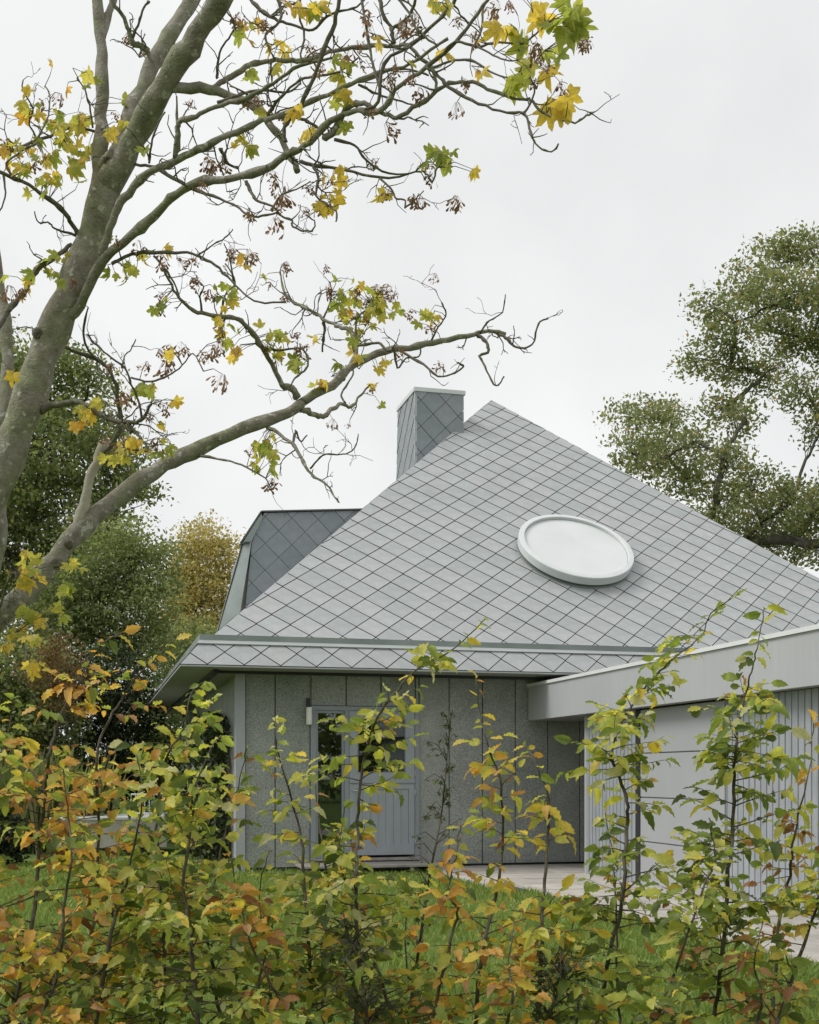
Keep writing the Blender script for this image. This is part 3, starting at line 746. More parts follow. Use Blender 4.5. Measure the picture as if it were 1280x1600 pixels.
def background():
    d = 30
    tree('broadleaf_tree', 'tall dark green tree behind the leaning trunk, with sky gaps in its crown', 'tree', tuple(P(60, 1211, d) - Vector((0, 0, 1.35))),
         [L3(40, 610, d, 75), L3(-40, 560, d, 80), L3(120, 650, d+1, 70), L3(60, 700, d-1, 90), L3(160, 740, d, 75), L3(200, 700, d, 40), L3(100, 800, d, 90), L3(-20, 740, d, 110),
          L3(0, 860, d, 100), L3(170, 830, d-1, 60), L3(95, 570, d, 45), L3(140, 585, d, 38), L3(60, 900, d+1, 90), L3(-90, 880, d, 100), L3(205, 765, d, 35)],
         M['darkgreen'], 21, .34, .10, 38, 60, .19, shell=.3)
    d = 27
    tree('broadleaf_tree', 'dense round green tree below the low bare limb, left of the golden tree', 'tree', tuple(P(170, 1211, d) - Vector((0, 0, 1.35))),
         [L3(215, 850, d, 45), L3(160, 880, d, 70), L3(220, 900, d, 55), L3(120, 930, d, 70), L3(190, 960, d, 70), L3(240, 940, d-.5, 40), L3(140, 1000, d, 70), L3(80, 980, d, 80), L3(225, 1010, d, 50)],
         M['midgreen'], 22, .2, .075, 80, 60, .17, shell=.6)
    d = 46
    tree('golden_tree', 'golden yellow tree beyond the dormer, left of the roof', 'tree', tuple(P(320, 1211, d) - Vector((0, 0, 1.35))),
         [L3(315, 845, d, 38), L3(345, 870, d, 36), L3(285, 875, d, 32), L3(310, 905, d, 45), L3(350, 920, d, 36), L3(280, 925, d, 38), L3(310, 960, d, 50), L3(350, 970, d, 30), L3(270, 980, d, 40), L3(330, 1010, d, 50)],
         M['goldleaf'], 23, .2, .115, 34, 70, .26, shell=.4)
    tree('broadleaf_tree', 'small olive green tree between the golden tree and the eave', 'tree', tuple(P(290, 1211, 38) - Vector((0, 0, 1.35))),
         [L3(300, 1000, 38, 42), L3(265, 1020, 38, 40), L3(330, 1030, 38, 40), L3(290, 1060, 38, 50), L3(240, 1060, 38, 40)],
         M['midgreen'], 24, .14, .085, 50, 60, .26)
    # shrubs along the far edge of the lawn
    sh = [('dark tall shrub behind the hedge at the far left, below the dark tree', 'darkgreen', 24, [(40, 1060, 80), (-20, 1090, 90), (60, 1140, 80), (0, 1180, 90), (60, 1210, 60)], .1),
          ('dark evergreen shrub in the gap beside the left eave', 'ivy', 25, [(180, 1060, 60), (150, 1110, 60), (200, 1120, 50), (180, 1180, 60), (140, 1190, 50)], .09),
          ('rusty red shrub below the low limb in front of the dark trees', 'rust', 22.5, [(95, 1020, 34), (75, 1050, 36), (115, 1060, 32), (100, 1090, 34)], .07),
          ('green shrub beneath the far end of the left eave', 'midgreen', 31, [(240, 1130, 45), (280, 1140, 45), (220, 1170, 45), (265, 1185, 50), (310, 1190, 40)], .09),
          ('dark shrub behind the terrace and its metal rail', 'ivy', 25.5, [(230, 1215, 40), (270, 1225, 40), (190, 1225, 40), (240, 1260, 40), (130, 1235, 40)], .08)]
    for i, (lab, mt, d, lob, lsz) in enumerate(sh):
        tree('shrub', lab, 'shrub', tuple(P(lob[-1][0], 1211, d) - Vector((0, 0, 1.35))), [L3(x, y, d, r) for x, y, r in lob], M[mt], 30+i, .05, lsz*.8, 150, 36, .12, 'shrubs at the edge of the lawn', shell=.5)
    d = 18.2
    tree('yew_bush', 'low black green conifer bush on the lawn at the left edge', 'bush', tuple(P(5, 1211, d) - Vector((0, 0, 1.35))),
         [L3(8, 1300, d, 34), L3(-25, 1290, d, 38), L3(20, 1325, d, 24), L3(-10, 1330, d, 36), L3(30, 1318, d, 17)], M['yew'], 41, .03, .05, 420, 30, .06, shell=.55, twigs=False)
    # climbing ivy on the side wall beyond the corner post
    rs = np.random.RandomState(8); n = 5200
    yy = 17.7 + rs.gamma(2.2, .75, n); zz = rs.uniform(0, 2.35, n) * (1 - .08*np.abs(yy-19)); xx = XW - .03 - rs.gamma(2, .09, n)
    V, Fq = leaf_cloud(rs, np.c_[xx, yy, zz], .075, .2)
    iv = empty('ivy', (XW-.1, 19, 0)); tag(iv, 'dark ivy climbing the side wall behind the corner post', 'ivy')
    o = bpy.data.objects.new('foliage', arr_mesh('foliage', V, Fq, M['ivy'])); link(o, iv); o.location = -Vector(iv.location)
    m = MB(); rnd = random.Random(3)
    for k in range(7):
        y = 18 + k*.5; m.tube([(XW-.03, y, 0), (XW-.05, y+rnd.uniform(-.2, .2), .9), (XW-.04, y+rnd.uniform(-.3, .3), 2.1)], [.02, .014, .006], 5)
    m.build('stem', M['stem'], iv)
    # reeds at the far left
    rs = np.random.RandomState(9); n = 900; c = P(40, 1211, 21.5); 
    X = c.x + rs.normal(0, .55, n); Y = c.y + rs.normal(0, .3, n); h = rs.uniform(.8, 2.0, n); le = rs.normal(0, .35, (n, 2)) * h[:, None] * .5; wv = rs.uniform(.006, .012, n)
    V = np.stack([np.c_[X-wv, Y, 0*X], np.c_[X+wv, Y, 0*X], np.c_[X+wv*.8+le[:, 0]*.4, Y+le[:, 1]*.4, h*.62], np.c_[X+le[:, 0], Y+le[:, 1], h*.95]], 1)
    o = bpy.data.objects.new('reed_clump', arr_mesh('reed_clump', V.reshape(-1, 3), np.arange(n*4).reshape(n, 4), M['reed'])); link(o)
    tag(o, 'tall pale reeds at the far left behind the orange hedge leaves', 'reeds', kind='stuff')
    # terrace with bench and rail
    a = P(80, 1211, 20.3); b = P(205, 1211, 20.3)
    te = empty('terrace_wall', ((a.x+b.x)/2, a.y, 0)); tag(te, 'low pale concrete block of the terrace seen through the hedge', 'terrace')
    m = MB(); m.box((a.x, a.y, .13), (b.x+.6, a.y+1.6, .60)); m.build('block', M['terrace'], te)
    m = MB(); m.box((a.x+.1, a.y+.08, 0), (b.x+.5, a.y+1.5, .129)); m.build('shadow_base', M['blackmetal'], te)
    m = MB(); m.box((a.x-.03, a.y-.03, .601), (b.x+.63, a.y+1.63, .64)); m.build('coping', M['cap'], te)
    ra = empty('metal_rail', (b.x+.5, a.y+.8, .64)); tag(ra, 'thin pale metal railing with upright bars left of the corner post', 'railing')
    p0 = P(205, 1245, 20.9); p1 = P(262, 1245, 20.9); z0, z1 = .64, 1.02
    m = MB(); m.tube([(p0.x, p0.y, z1), (p1.x, p1.y, z1)], [.014, .014], 6); m.tube([(p0.x, p0.y, z0+.06), (p1.x, p1.y, z0+.06)], [.012, .012], 6); m.build('rail', M['skymetal'], ra)
    for k in range(9):
        q = Vector((p0.x, p0.y, 0)).lerp(Vector((p1.x, p1.y, 0)), k/8); m = MB(); m.tube([(q.x, q.y, z0), (q.x, q.y, z1-.01)], [.008, .008], 5); m.build('bar', M['skymetal'], ra)
    c = P(115, 1266, 21.3); ch = empty('garden_chair', (c.x, c.y, .64)); tag(ch, 'dull red garden chair on the terrace behind the hedge', 'chair')
    m = MB(); m.box((c.x-.25, c.y-.22, 1.02-.20), (c.x+.25, c.y+.25, .86)); m.build('seat', M['redbrick'], ch)
    m = MB(); m.hexa([(c.x-.25, c.y+.22, .861), (c.x+.25, c.y+.22, .861), (c.x+.25, c.y+.25, .861), (c.x-.25, c.y+.25, .861), (c.x-.23, c.y+.32, 1.12), (c.x+.23, c.y+.32, 1.12), (c.x+.23, c.y+.35, 1.12), (c.x-.23, c.y+.35, 1.12)]); m.build('backrest', M['redbrick'], ch)
    for sx in (-.2, .2):
        for sy in (-.18, .2):
            m = MB(); m.tube([(c.x+sx*1.15, c.y+sy*1.1, .64), (c.x+sx, c.y+sy, .82)], [.013, .016], 6); m.build('leg', M['pale_wood'], ch)
    c = P(4, 1240, 22.8); bt = empty('garden_table', (c.x, c.y, 0)); tag(bt, 'weathered pale wooden table at the far left edge above the dark bush', 'table')
    for k in range(4):
        m = MB(); m.box((c.x-1.2, c.y+k*.16, 1.02), (c.x+.16, c.y+k*.16+.15, 1.08)); m.build('board', M['pale_wood'], bt)
    for sx in (-1.1, .05):
        for sy in (.05, .5):
            m = MB(); m.box((c.x+sx, c.y+sy, 0), (c.x+sx+.07, c.y+sy+.07, 1.019)); m.build('leg', M['pale_wood'], bt)
    # oak at the right, behind the house
    d = 31
    lob = [(1262, 385, 36), (1215, 400, 45), (1165, 440, 38), (1205, 455, 45), (1255, 455, 45), (1110, 478, 32), (1150, 505, 45), (1210, 520, 50), (1265, 530, 45), (1095, 560, 36), (1140, 575, 40), (1195, 585, 36), (1250, 610, 40),
           (1130, 640, 36), (1165, 655, 30), (975, 650, 28), (1015, 640, 36), (1050, 655, 28), (985, 700, 36), (1035, 695, 42), (1085, 690, 34), (1010, 735, 34), (1070, 745, 45), (1130, 720, 38), (1120, 790, 50), (1175, 760, 45),
           (1190, 815, 50), (1240, 780, 45), (1240, 850, 50), (1275, 800, 45), (1100, 830, 40), (1160, 850, 40), (1290, 660, 40), (1310, 440, 60), (1330, 540, 60), (1340, 640, 60), (1340, 760, 60), (1330, 860, 60), (1400, 500, 70), (1410, 640, 80), (1400, 780, 80)]
    rr = random.Random(12)
    tree('oak_tree', 'airy oak turning brown, rising behind the right slope of the roof', 'tree', tuple(P(1395, 1211, d) - Vector((0, 0, 1.35))),
         [L3(x, y, d + rr.uniform(-1.6, 1.6), r) for x, y, r in lob], M['oak'], 51, .30, .092, 100, 25, .15, shell=.25)
    # trees across the lane behind the camera: they are what the door glass reflects
    for i, (x, y, h) in enumerate(((-12, -24, 7), (1.5, -27, 8), (15, -24, 7))):
        rr = random.Random(60+i)
        tree('broadleaf_tree', ['dark tree across the lane, mirrored in the side window', 'tallest tree across the lane, mirrored in the door glass', 'round tree across the lane opposite the garage'][i], 'tree', (x, y, 0),
             [((x+rr.uniform(-4.5, 4.5), y+rr.uniform(-2, 2), h*rr.uniform(.22, .9)), (2.3, 2.0, 1.6)) for k in range(10)], M['darkgreen'], 60+i, .25, .3, 7, 24, .4, 'trees across the lane', twigs=False)
background()

# ------------------------------------------------------------------ leaves
def hornbeam_leaf(seed, curl, fold, wide=.245, pleat=.028):
    """pleated toothed leaf, base at the origin, one unit long, along +Y"""
    r = random.Random(seed); ys = [0, .07, .18, .31, .44, .57, .70, .82, .92, 1]; ws = [.02, .14, .24, .30, .31, .285, .235, .16, .085, .0]
    v = []; tw = r.uniform(-.25, .25)
    def pt(x, y, zz):
        z = zz - curl*y*y + abs(x)*fold + tw*x*y; return (x, y*(1-.18*abs(curl)*y), z)
    for i, (y, wd) in enumerate(zip(ys, ws)):
        wd *= wide/.30; s = pleat if i % 2 else -pleat
        v += [pt(-wd*(1+r.uniform(-.1, .1)), y + (.035 if i % 2 else -.01), s*1.6), pt(-wd*.5, y, s*.5), pt(0, y, -.012), pt(wd*.5, y, s*.5), pt(wd*(1+r.uniform(-.1, .1)), y + (.035 if i % 2 else -.01), s*1.6)]
    f = []
    for i in range(9):
        for k in range(4): f.append((i*5+k, i*5+k+1, i*5+k+6, i*5+k+5))
    # petiole
    b = len(v); v += [(-.008, -.14, 0), (.008, -.14, 0), (.008, .05, -.01), (-.008, .05, -.01)]; f.append((b, b+1, b+2, b+3))
    return v, f
def lobed_leaf(seed, curl=.25, cup=.2, small=False):
    """five-lobed palmate leaf, petiole joint at the origin, about one unit long"""
    r = random.Random(seed)
    tips = [(-158, .26), (-128, .46), (-108, .66), (-92, .58), (-76, .50), (-62, .76), (-50, .92), (-38, .76), (-25, .55), (-14, .82), (-6, .88), (0, 1.0), (6, .88), (14, .82), (25, .55), (38, .76), (50, .92), (62, .76), (76, .50), (92, .58), (108, .66), (128, .46), (158, .26)]
    if small: tips = [(-120, .2), (-75, .55), (-58, .3), (-36, .8), (-20, .42), (0, 1), (20, .42), (36, .8), (58, .3), (75, .55), (120, .2)]
    v = [(0, 0, 0)]; tw = r.uniform(-.3, .3)
    mid = []; out = []
    for a, l in tips:
        a = math.radians(a + r.uniform(-4, 4)); l *= r.uniform(.92, 1.08)
        for q, lst in ((.5, mid), (1, out)):
            x, y = math.sin(a)*l*q, math.cos(a)*l*q
            lst.append((x, y, cup*(abs(x)**1.3) - curl*(x*x+y*y)*q + tw*x*y + (r.uniform(-.05, .05) if q == 1 else 0) - (.03 if l > .45 else -.02)))
    n = len(tips); v += mid + out; f = []
    for i in range(n-1):
        f.append((0, 1+i+1, 1+i)) ; f.append((1+i, 1+i+1, 1+n+i+1, 1+n+i))
    b = len(v); v += [(-.012, -.55, .05), (.012, -.55, .05), (.012, 0, 0), (-.012, 0, 0)]; f.append((b, b+1, b+2, b+3))
    return v, f
def mesh_vf(name, vf, m, smooth=False):
    me = bpy.data.meshes.new(name); me.from_pydata(vf[0], [], vf[1]); me.materials.append(m)
    me.polygons.foreach_set('use_smooth', [smooth]*len(vf[1])); me.update(); return me
def samara(seed):
    """a hanging bunch of winged seeds"""
    r = random.Random(seed); v = []; f = []
    for k in range(r.randint(9, 14)):
        p = Vector((r.gauss(0, .22), r.gauss(0, .22), -r.uniform(.1, .75))); q = Vector((p.x*.3, p.y*.3, 0))
        b = len(v); v += [tuple(q), tuple(q+Vector((.015, .015, 0))), tuple(p+Vector((.015, .015, 0))), tuple(p)]; f.append((b, b+1, b+2, b+3))
        for s in (-1, 1):
            d = Vector((s*r.uniform(.3, .8), r.uniform(-.6, .6), -r.uniform(.3, 1))).normalized(); L_ = r.uniform(.32, .46)
            u = d.orthogonal().normalized() if r.random() < .5 else d.cross(Vector((r.random(), r.random(), r.random()))).normalized()
            b = len(v); v += [tuple(p), tuple(p+d*L_*.35+u*.05), tuple(p+d*L_*.8+u*.085), tuple(p+d*L_), tuple(p+d*L_*.7-u*.07), tuple(p+d*L_*.25-u*.03)]; f.append(tuple(range(b, b+6)))
    return v, f
HC = {  # hornbeam leaf colours
 'green': [(0, (.18, .25, .055)), (.5, (.27, .35, .08)), (1, (.37, .44, .11))],
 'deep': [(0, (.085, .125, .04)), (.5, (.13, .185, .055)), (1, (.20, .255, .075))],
 'lime': [(0, (.48, .50, .10)), (.5, (.58, .58, .14)), (1, (.65, .62, .19))],
 'yellow': [(0, (.66, .54, .09)), (.5, (.72, .57, .11)), (1, (.75, .61, .19))],
 'orange': [(0, (.58, .30, .065)), (.5, (.66, .39, .10)), (1, (.70, .47, .16))],
 'brown': [(0, (.22, .105, .05)), (.5, (.36, .18, .08)), (1, (.50, .30, .15))],
 'pale': [(0, (.52, .54, .28)), (.5, (.60, .60, .35)), (1, (.66, .63, .40))]}
HM = {k: leaf_mat('hornbeam_leaf_' + k, v, .52, .42, 2.2, ((.34, .16, .06), 3.0, {'green': .66, 'deep': .7, 'lime': .68, 'yellow': .64, 'orange': .60, 'brown': .6, 'pale': .7}[k]), tint=1.3, vein=5) for k, v in HC.items()}
LEAVES = {k: [mesh_vf('leaf', hornbeam_leaf(i*7+j, c, fo), m, True) for i, (c, fo) in enumerate(((.15, .25), (.45, .1), (-.1, .4), (.7, .35), (.3, .6)))] for j, (k, m) in enumerate(HM.items())}
for i, (c, fo) in enumerate(((1.1, .8), (.9, 1.1))): LEAVES['brown'].append(mesh_vf('leaf', hornbeam_leaf(90+i, c, fo), HM['brown'], True))
M['thorn'] = leaf_mat('hawthorn_leaf', [(0, (.05, .075, .04)), (.6, (.085, .115, .06)), (1, (.14, .17, .075))], .3, .4, 6)
THORN = [mesh_vf('leaf', lobed_leaf(200+i, .2, .3, True), M['thorn']) for i in range(4)]
MC = {'yellow': [(0, (.66, .50, .09)), (.5, (.71, .55, .12)), (1, (.74, .60, .18))], 'green': [(0, (.26, .32, .08)), (.5, (.35, .40, .10)), (1, (.46, .49, .14))],
      'lime': [(0, (.46, .46, .12)), (.6, (.55, .52, .14)), (1, (.62, .56, .16))], 'orange': [(0, (.60, .37, .09)), (1, (.66, .45, .14))]}
MM = {k: leaf_mat('sycamore_leaf_' + k, v, .6, .5, 2.5, ((.25, .12, .05), 5, .68), tint=1.45) for k, v in MC.items()}
MAPLE = {k: [mesh_vf('leaf', lobed_leaf(300+i*5+j, c, cu), m) for i, (c, cu) in enumerate(((.25, .2), (.55, .5), (.1, .8), (.9, .3), (.5, -.3), (.8, .9)))] for j, (k, m) in enumerate(MM.items())}
M['seed'] = leaf_mat('dry_winged_seed', [(0, (.17, .095, .06)), (.5, (.27, .16, .10)), (1, (.40, .27, .18))], .3, .6, 6)
SEEDS = [mesh_vf('seed_cluster', samara(400+i), M['seed']) for i in range(6)]
def put(mesh, name, parent, off, loc, axis, normal, size):
    y = Vector(axis).normalized(); z = Vector(normal); z = z - y*z.dot(y)
    z = z.normalized() if z.length > 1e-5 else y.orthogonal().normalized()
    x = y.cross(z); o = bpy.data.objects.new(name, mesh)
    R = Matrix(((x.x, y.x, z.x, 0), (x.y, y.y, z.y, 0), (x.z, y.z, z.z, 0), (0, 0, 0, 1)))
    o.matrix_basis = Matrix.Translation(Vector(loc) - off) @ R @ Matrix.Scale(size, 4)
    COL.objects.link(o); o.parent = parent; return o

# ------------------------------------------------------------------ sycamore
def catmull(pts, n=5):
    """smooth a list of tuples"""
    out = []; p = [np.array(q, float) for q in pts]
    if len(p) == 2: return [p[0]*(1-t/n) + p[1]*t/n for t in range(n+1)]
    for i in range(len(p)-1):
        a, b, c, d = p[max(i-1, 0)], p[i], p[i+1], p[min(i+2, len(p)-1)]
        for t in range(n):
            u = t/n; out.append(.5*((2*b) + (-a+c)*u + (2*a-5*b+4*c-d)*u*u + (-a+3*b-3*c+d)*u**3))
    out.append(p[-1]); return out

def build_sycamore():
    rnd = random.Random(77)
    base = P(-235, HY, 6.7); base.z = 0
    T = empty('sycamore_tree', base); tag(T, 'leaning grey sycamore with bare twisting branches and few yellow leaves', 'tree'); off = Vector(base)
    samples = []      # (px, py, depth, radius, point, tangent)
    def add(name, pts, w0, w1, dz=0.0, d0=None, m='bark', sides=8, keep=True, rough=.0, wob=1.0):
        pts = [tuple(q) for q in pts]
        if d0 is None:
            x, y = pts[0]; best = min(samples, key=lambda s: (s[0]-x)**2 + (s[1]-y)**2); d0 = best[2]
        sm = catmull(pts, 4); n = len(sm); P3 = []; R = []
        lens = [0]
        for a, b in zip(sm[:-1], sm[1:]): lens.append(lens[-1] + float(np.hypot(*(b-a))))
        ph = rnd.uniform(0, 6)
        for i, q in enumerate(sm):
            u = lens[i]/lens[-1]; d = d0 + dz*u
            j = wob * min(3.0, .12*(w0+w1)/2 + .7) * math.sin(ph + lens[i]/11.0) * math.sin(math.pi*u)
            g_ = 0 if i in (0, n-1) else wob*min(1.1, .12*min(w0, 9))
            x, y = q[0] + j*.5 + rnd.gauss(0, g_), q[1] + j*.6 + rnd.gauss(0, g_)
            wpx = w0 + (w1-w0)*u**.85
            wpx *= 1 + .10*math.sin(lens[i]/17.0 + ph*2) + (rnd.uniform(.15, .45) if rnd.random() < .2 and wpx < 14 else 0)
            r = max(.0022, wpx/2*d/F); p = P(x, y, d)
            P3.append(p); R.append(r)
        mb = MB(); mb.tube(P3, R, sides, rough=rough, rnd=rnd); o = mb.build(name, M[m], T)
        if keep:
            for i in range(n):
                t = (P3[min(i+1, n-1)] - P3[max(i-1, 0)]).normalized()
                px, py, d = proj(P3[i]); samples.append((px, py, d, R[i], P3[i], t))
        return o
    D0 = 6.6
    # trunk from the ground (outside the frame) up through the picture
    add('trunk', [(-235, 1606), (-200, 1400), (-150, 1120), (-80, 905), (-4, 752), (38, 640), (75, 535), (107, 460), (145, 362), (168, 290), (190, 242)], 76, 42, 0, D0, sides=16, rough=.02, wob=.6)
    add('trunk', [(-155, 1130), (-85, 930), (-35, 790), (-8, 700), (10, 635), (12, 560), (4, 480), (-12, 380), (-40, 250)], 32, 15, .5, sides=12, rough=.02)
    add('trunk', [(-150, 1120), (-60, 990), (-8, 880), (0, 800), (2, 745)], 32, 20, .2, sides=10, rough=.02)
    # leaders
    add('branch', [(165, 300), (205, 225), (252, 140), (295, 72), (345, 0), (400, -90)], 40, 30, -.6, sides=14, rough=.02)
    add('branch', [(172, 275), (205, 185), (240, 100), (272, 45), (300, 0), (340, -70)], 30, 22, .3, sides=12, rough=.02)
    add('branch', [(148, 320), (156, 250), (158, 180), (159, 100), (156, 40), (146, -40)], 26, 15, .2, sides=10, rough=.02)
    add('branch', [(158, 60), (170, 20), (186, -40)], 13, 10, .2)
    add('branch', [(242, 112), (232, 82), (222, 72), (206, 66), (200, 42), (185, 15), (168, -10)], 9, 6, -.2)
    add('branch', [(205, 66), (215, 40), (222, 18), (234, 2)], 5, 3, -.1, m='twig')
    add('branch', [(160, 262), (168, 248), (176, 240)], 20, 15, -.15)      # sawn stub
    # lower limb, reaching to the right in front of the sky
    add('branch', [(-160, 1120), (-90, 1040), (0, 962), (60, 905), (110, 845), (150, 805), (240, 737), (300, 706), (380, 670), (450, 645), (470, 630)], 46, 17, 1.0, sides=14, rough=.02, wob=.5)
    add('branch', [(470, 630), (520, 600), (545, 576), (590, 551), (640, 543), (690, 532), (740, 523), (765, 516), (790, 522)], 15, 6, .6, sides=8)
    add('branch', [(775, 520), (790, 528), (805, 541), (820, 545), (835, 533), (841, 507), (857, 497)], 4.5, 2.5, -.1, m='twig', sides=5)
    add('branch', [(745, 522), (760, 535), (762, 550), (750, 555), (762, 580), (775, 603), (788, 588)], 5.5, 2, -.2, m='twig', sides=5)
    add('branch', [(750, 520), (765, 500), (785, 487), (790, 460)], 3.5, 1.5, -.3, m='twig', sides=5)
    add('branch', [(672, 538), (685, 510), (697, 490), (690, 472)], 4, 2, -.2, m='twig', sides=5)
    add('branch', [(620, 545), (655, 565), (685, 587), (710, 582), (725, 573), (715, 566)], 4.5, 2.5, -.3, m='twig', sides=5)
    add('branch', [(616, 546), (622, 575), (635, 560), (655, 556), (657, 542)], 4, 2.5, .15, m='twig', sides=5)
    add('branch', [(470, 640), (490, 648), (505, 650), (520, 640), (535, 632), (548, 635), (560, 622), (575, 605)], 10, 3, .4)
    add('branch', [(540, 630), (533, 615), (550, 590), (552, 575)], 4, 2, .2, m='twig', sides=5)
    add('branch', [(465, 622), (455, 606), (440, 600), (420, 560), (405, 535), (385, 510), (370, 498), (345, 493), (310, 488), (285, 470), (268, 445), (255, 415)], 10, 4, -.8)
    add('branch', [(345, 493), (352, 462), (368, 440), (352, 412)], 4, 2, .2, m='twig', sides=5)
    add('branch', [(315, 488), (313, 462), (318, 447), (308, 438)], 4, 2, -.2, m='twig', sides=5)
    add('branch', [(410, 545), (445, 547), (470, 545), (482, 560), (475, 580), (462, 590), (452, 605)], 4.5, 2.5, -.3, m='twig', sides=5)
    add('branch', [(535, 592), (553, 560), (556, 540), (545, 516), (525, 508), (505, 498), (485, 485), (463, 476), (445, 456), (437, 425)], 9, 3, .5)
    add('branch', [(505, 500), (507, 515), (504, 550)], 5, 3, .1, m='twig', sides=5)
    add('branch', [(556, 540), (558, 500), (575, 480), (590, 460)], 4.5, 2, .2, m='twig', sides=5)
    add('branch', [(556, 542), (590, 535), (605, 548), (617, 545)], 4.5, 4, -.1, m='twig', sides=5)
    add('branch', [(505, 498), (517, 470), (517, 445), (514, 440)], 3.5, 2, .1, m='twig', sides=5)
    add('branch', [(418, 668), (440, 680), (460, 697), (475, 722), (490, 745), (512, 758), (522, 775), (530, 785)], 7, 2.5, -.5)
    add('branch', [(458, 694), (462, 672), (470, 690), (480, 680)], 4, 2, .2, m='twig', sides=5)
    add('branch', [(485, 732), (500, 714), (515, 710), (540, 709), (556, 696), (560, 678)], 3.5, 1.5, -.3, m='twig', sides=5)
    add('branch', [(308, 712), (350, 718), (385, 730), (415, 748), (424, 765)], 4, 2.2, -.6, m='twig', sides=5)
    # dead upright snag and the curved branch beside it
    add('branch', [(122, 830), (130, 790), (140, 752), (150, 722), (163, 690)], 19, 13, 0, m='dead', sides=9)
    add('branch', [(152, 722), (172, 698), (186, 672), (186, 640), (180, 600), (165, 572), (148, 560), (120, 550), (98, 541)], 8, 5, -.3, m='twig', sides=7)
    add('branch', [(165, 572), (140, 550), (130, 520), (138, 480)], 5, 2.5, -.2, m='twig', sides=5)
    add('branch', [(64, 640), (90, 632), (125, 630), (150, 642), (175, 657), (200, 660), (222, 655), (236, 632)], 11, 5, -.4, m='twig', sides=7)
    add('branch', [(200, 660), (206, 675), (190, 662)], 6, 7, 0, m='twig', sides=6)
    add('branch', [(205, 668), (225, 690), (230, 705), (195, 700)], 4, 2, -.1, m='twig', sides=5)
    add('branch', [(222, 655), (215, 620), (205, 600), (195, 575), (175, 560), (150, 538), (135, 522)], 4, 2.5, -.2, m='twig', sides=5)
    add('branch', [(205, 590), (235, 596), (262, 588), (285, 570), (302, 552), (318, 580)], 3.5, 2, -.2, m='twig', sides=5)
    add('branch', [(190, 575), (195, 555), (205, 545), (212, 530)], 3, 1.5, .2, m='twig', sides=5)
    # right-going limbs of the upper crown
    add('branch', [(104, 500), (125, 478), (155, 415), (185, 385), (220, 355), (260, 318), (295, 290), (350, 280), (405, 268), (440, 247), (455, 240), (485, 220), (527, 182), (560, 172), (589, 175), (628, 131), (667, 105), (720, 57), (755, 9), (775, -20)], 17, 4.5, -1.3, sides=10)
    add('branch', [(158, 400), (165, 380), (180, 335), (200, 300), (240, 265), (280, 250), (320, 228), (370, 205), (410, 190), (450, 175), (500, 152), (550, 130), (600, 112), (640, 100), (700, 60)], 14, 4, -.8, sides=9)
    add('branch', [(262, 138), (285, 137), (340, 142), (385, 160), (405, 172), (425, 197), (450, 238), (465, 268)], 17, 9, -.2, sides=9)
    add('branch', [(275, 246), (277, 215), (280, 192), (300, 185), (325, 170), (370, 158), (410, 142), (440, 120), (480, 100), (520, 90)], 9, 4, -.4, sides=7)
    add('branch', [(325, 142), (345, 130), (370, 115), (400, 98), (430, 94), (465, 95), (505, 85), (540, 75), (575, 72), (615, 70), (637, 70), (654, 87), (676, 109), (682, 144)], 9, 5, .3, sides=7)
    add('branch', [(536, -25), (525, 25), (510, 70), (490, 120), (470, 165), (445, 200), (446, 222)], 7, 6, .2, d0=5.7, m='twig', sides=6)
    add('branch', [(505, 214), (522, 208), (530, 190), (545, 166), (571, 162), (602, 179), (628, 181), (663, 157), (702, 131), (737, 127), (764, 140), (812, 155), (829, 155), (847, 175), (877, 188), (904, 188), (915, 180), (926, 178)], 9, 3, -.6, sides=7)
    add('branch', [(667, 105), (685, 118), (702, 135), (737, 157), (781, 173), (820, 179), (829, 208), (842, 230), (862, 236), (873, 224)], 6, 2.5, -.3, m='twig', sides=6)
    add('branch', [(818, 178), (830, 160), (835, 140), (828, 118)], 3.5, 2.5, 0, m='twig', sides=5)
    add('branch', [(690, 88), (711, 66), (746, 72), (781, 66), (812, 68), (832, 58), (850, 40)], 5, 2.5, -.3, m='twig', sides=5)
    add('branch', [(676, 105), (711, 94), (742, 96), (772, 116), (803, 120), (829, 105), (850, 80)], 4.5, 2.2, -.3, m='twig', sides=5)
    add('branch', [(746, 72), (770, 85), (795, 95), (812, 92)], 3.5, 2, -.2, m='twig', sides=5)
    add('branch', [(742, 70), (752, 45), (756, 15), (765, -10)], 4, 2.5, .1, m='twig', sides=5)
    add('branch', [(470, 252), (492, 258), (540, 265), (593, 278), (650, 269), (665, 270), (675, 285), (683, 262)], 6, 2.5, -.2, m='twig', sides=5)
    add('branch', [(522, 218), (554, 227), (571, 249), (597, 267), (640, 272), (655, 262)], 5, 2.5, .1, m='twig', sides=5)
    add('branch', [(593, 278), (612, 296), (619, 310), (632, 312), (633, 325)], 4, 2.5, -.2, m='twig', sides=5)
    add('branch', [(633, 324), (650, 310), (662, 298)], 3, 1.8, 0, m='twig', sides=5)
    add('branch', [(490, 258), (497, 280), (495, 306), (510, 318), (526, 332), (525, 346)], 5, 2.2, -.2, m='twig', sides=5)
    add('branch', [(300, 295), (345, 312), (370, 322), (385, 336), (410, 338), (432, 332)], 5, 3, -.2, m='twig', sides=5)
    add('branch', [(385, 283), (392, 300), (405, 315), (425, 322), (440, 337), (457, 345), (457, 352), (470, 360), (487, 360), (491, 345), (478, 337)], 5, 2.2, -.2, m='twig', sides=5)
    add('branch', [(425, 330), (440, 305), (470, 292), (485, 283)], 3.2, 2, -.2, m='twig', sides=5)
    add('branch', [(345, 232), (350, 245), (358, 258), (372, 262)], 7, 4, .1, m='twig', sides=6)
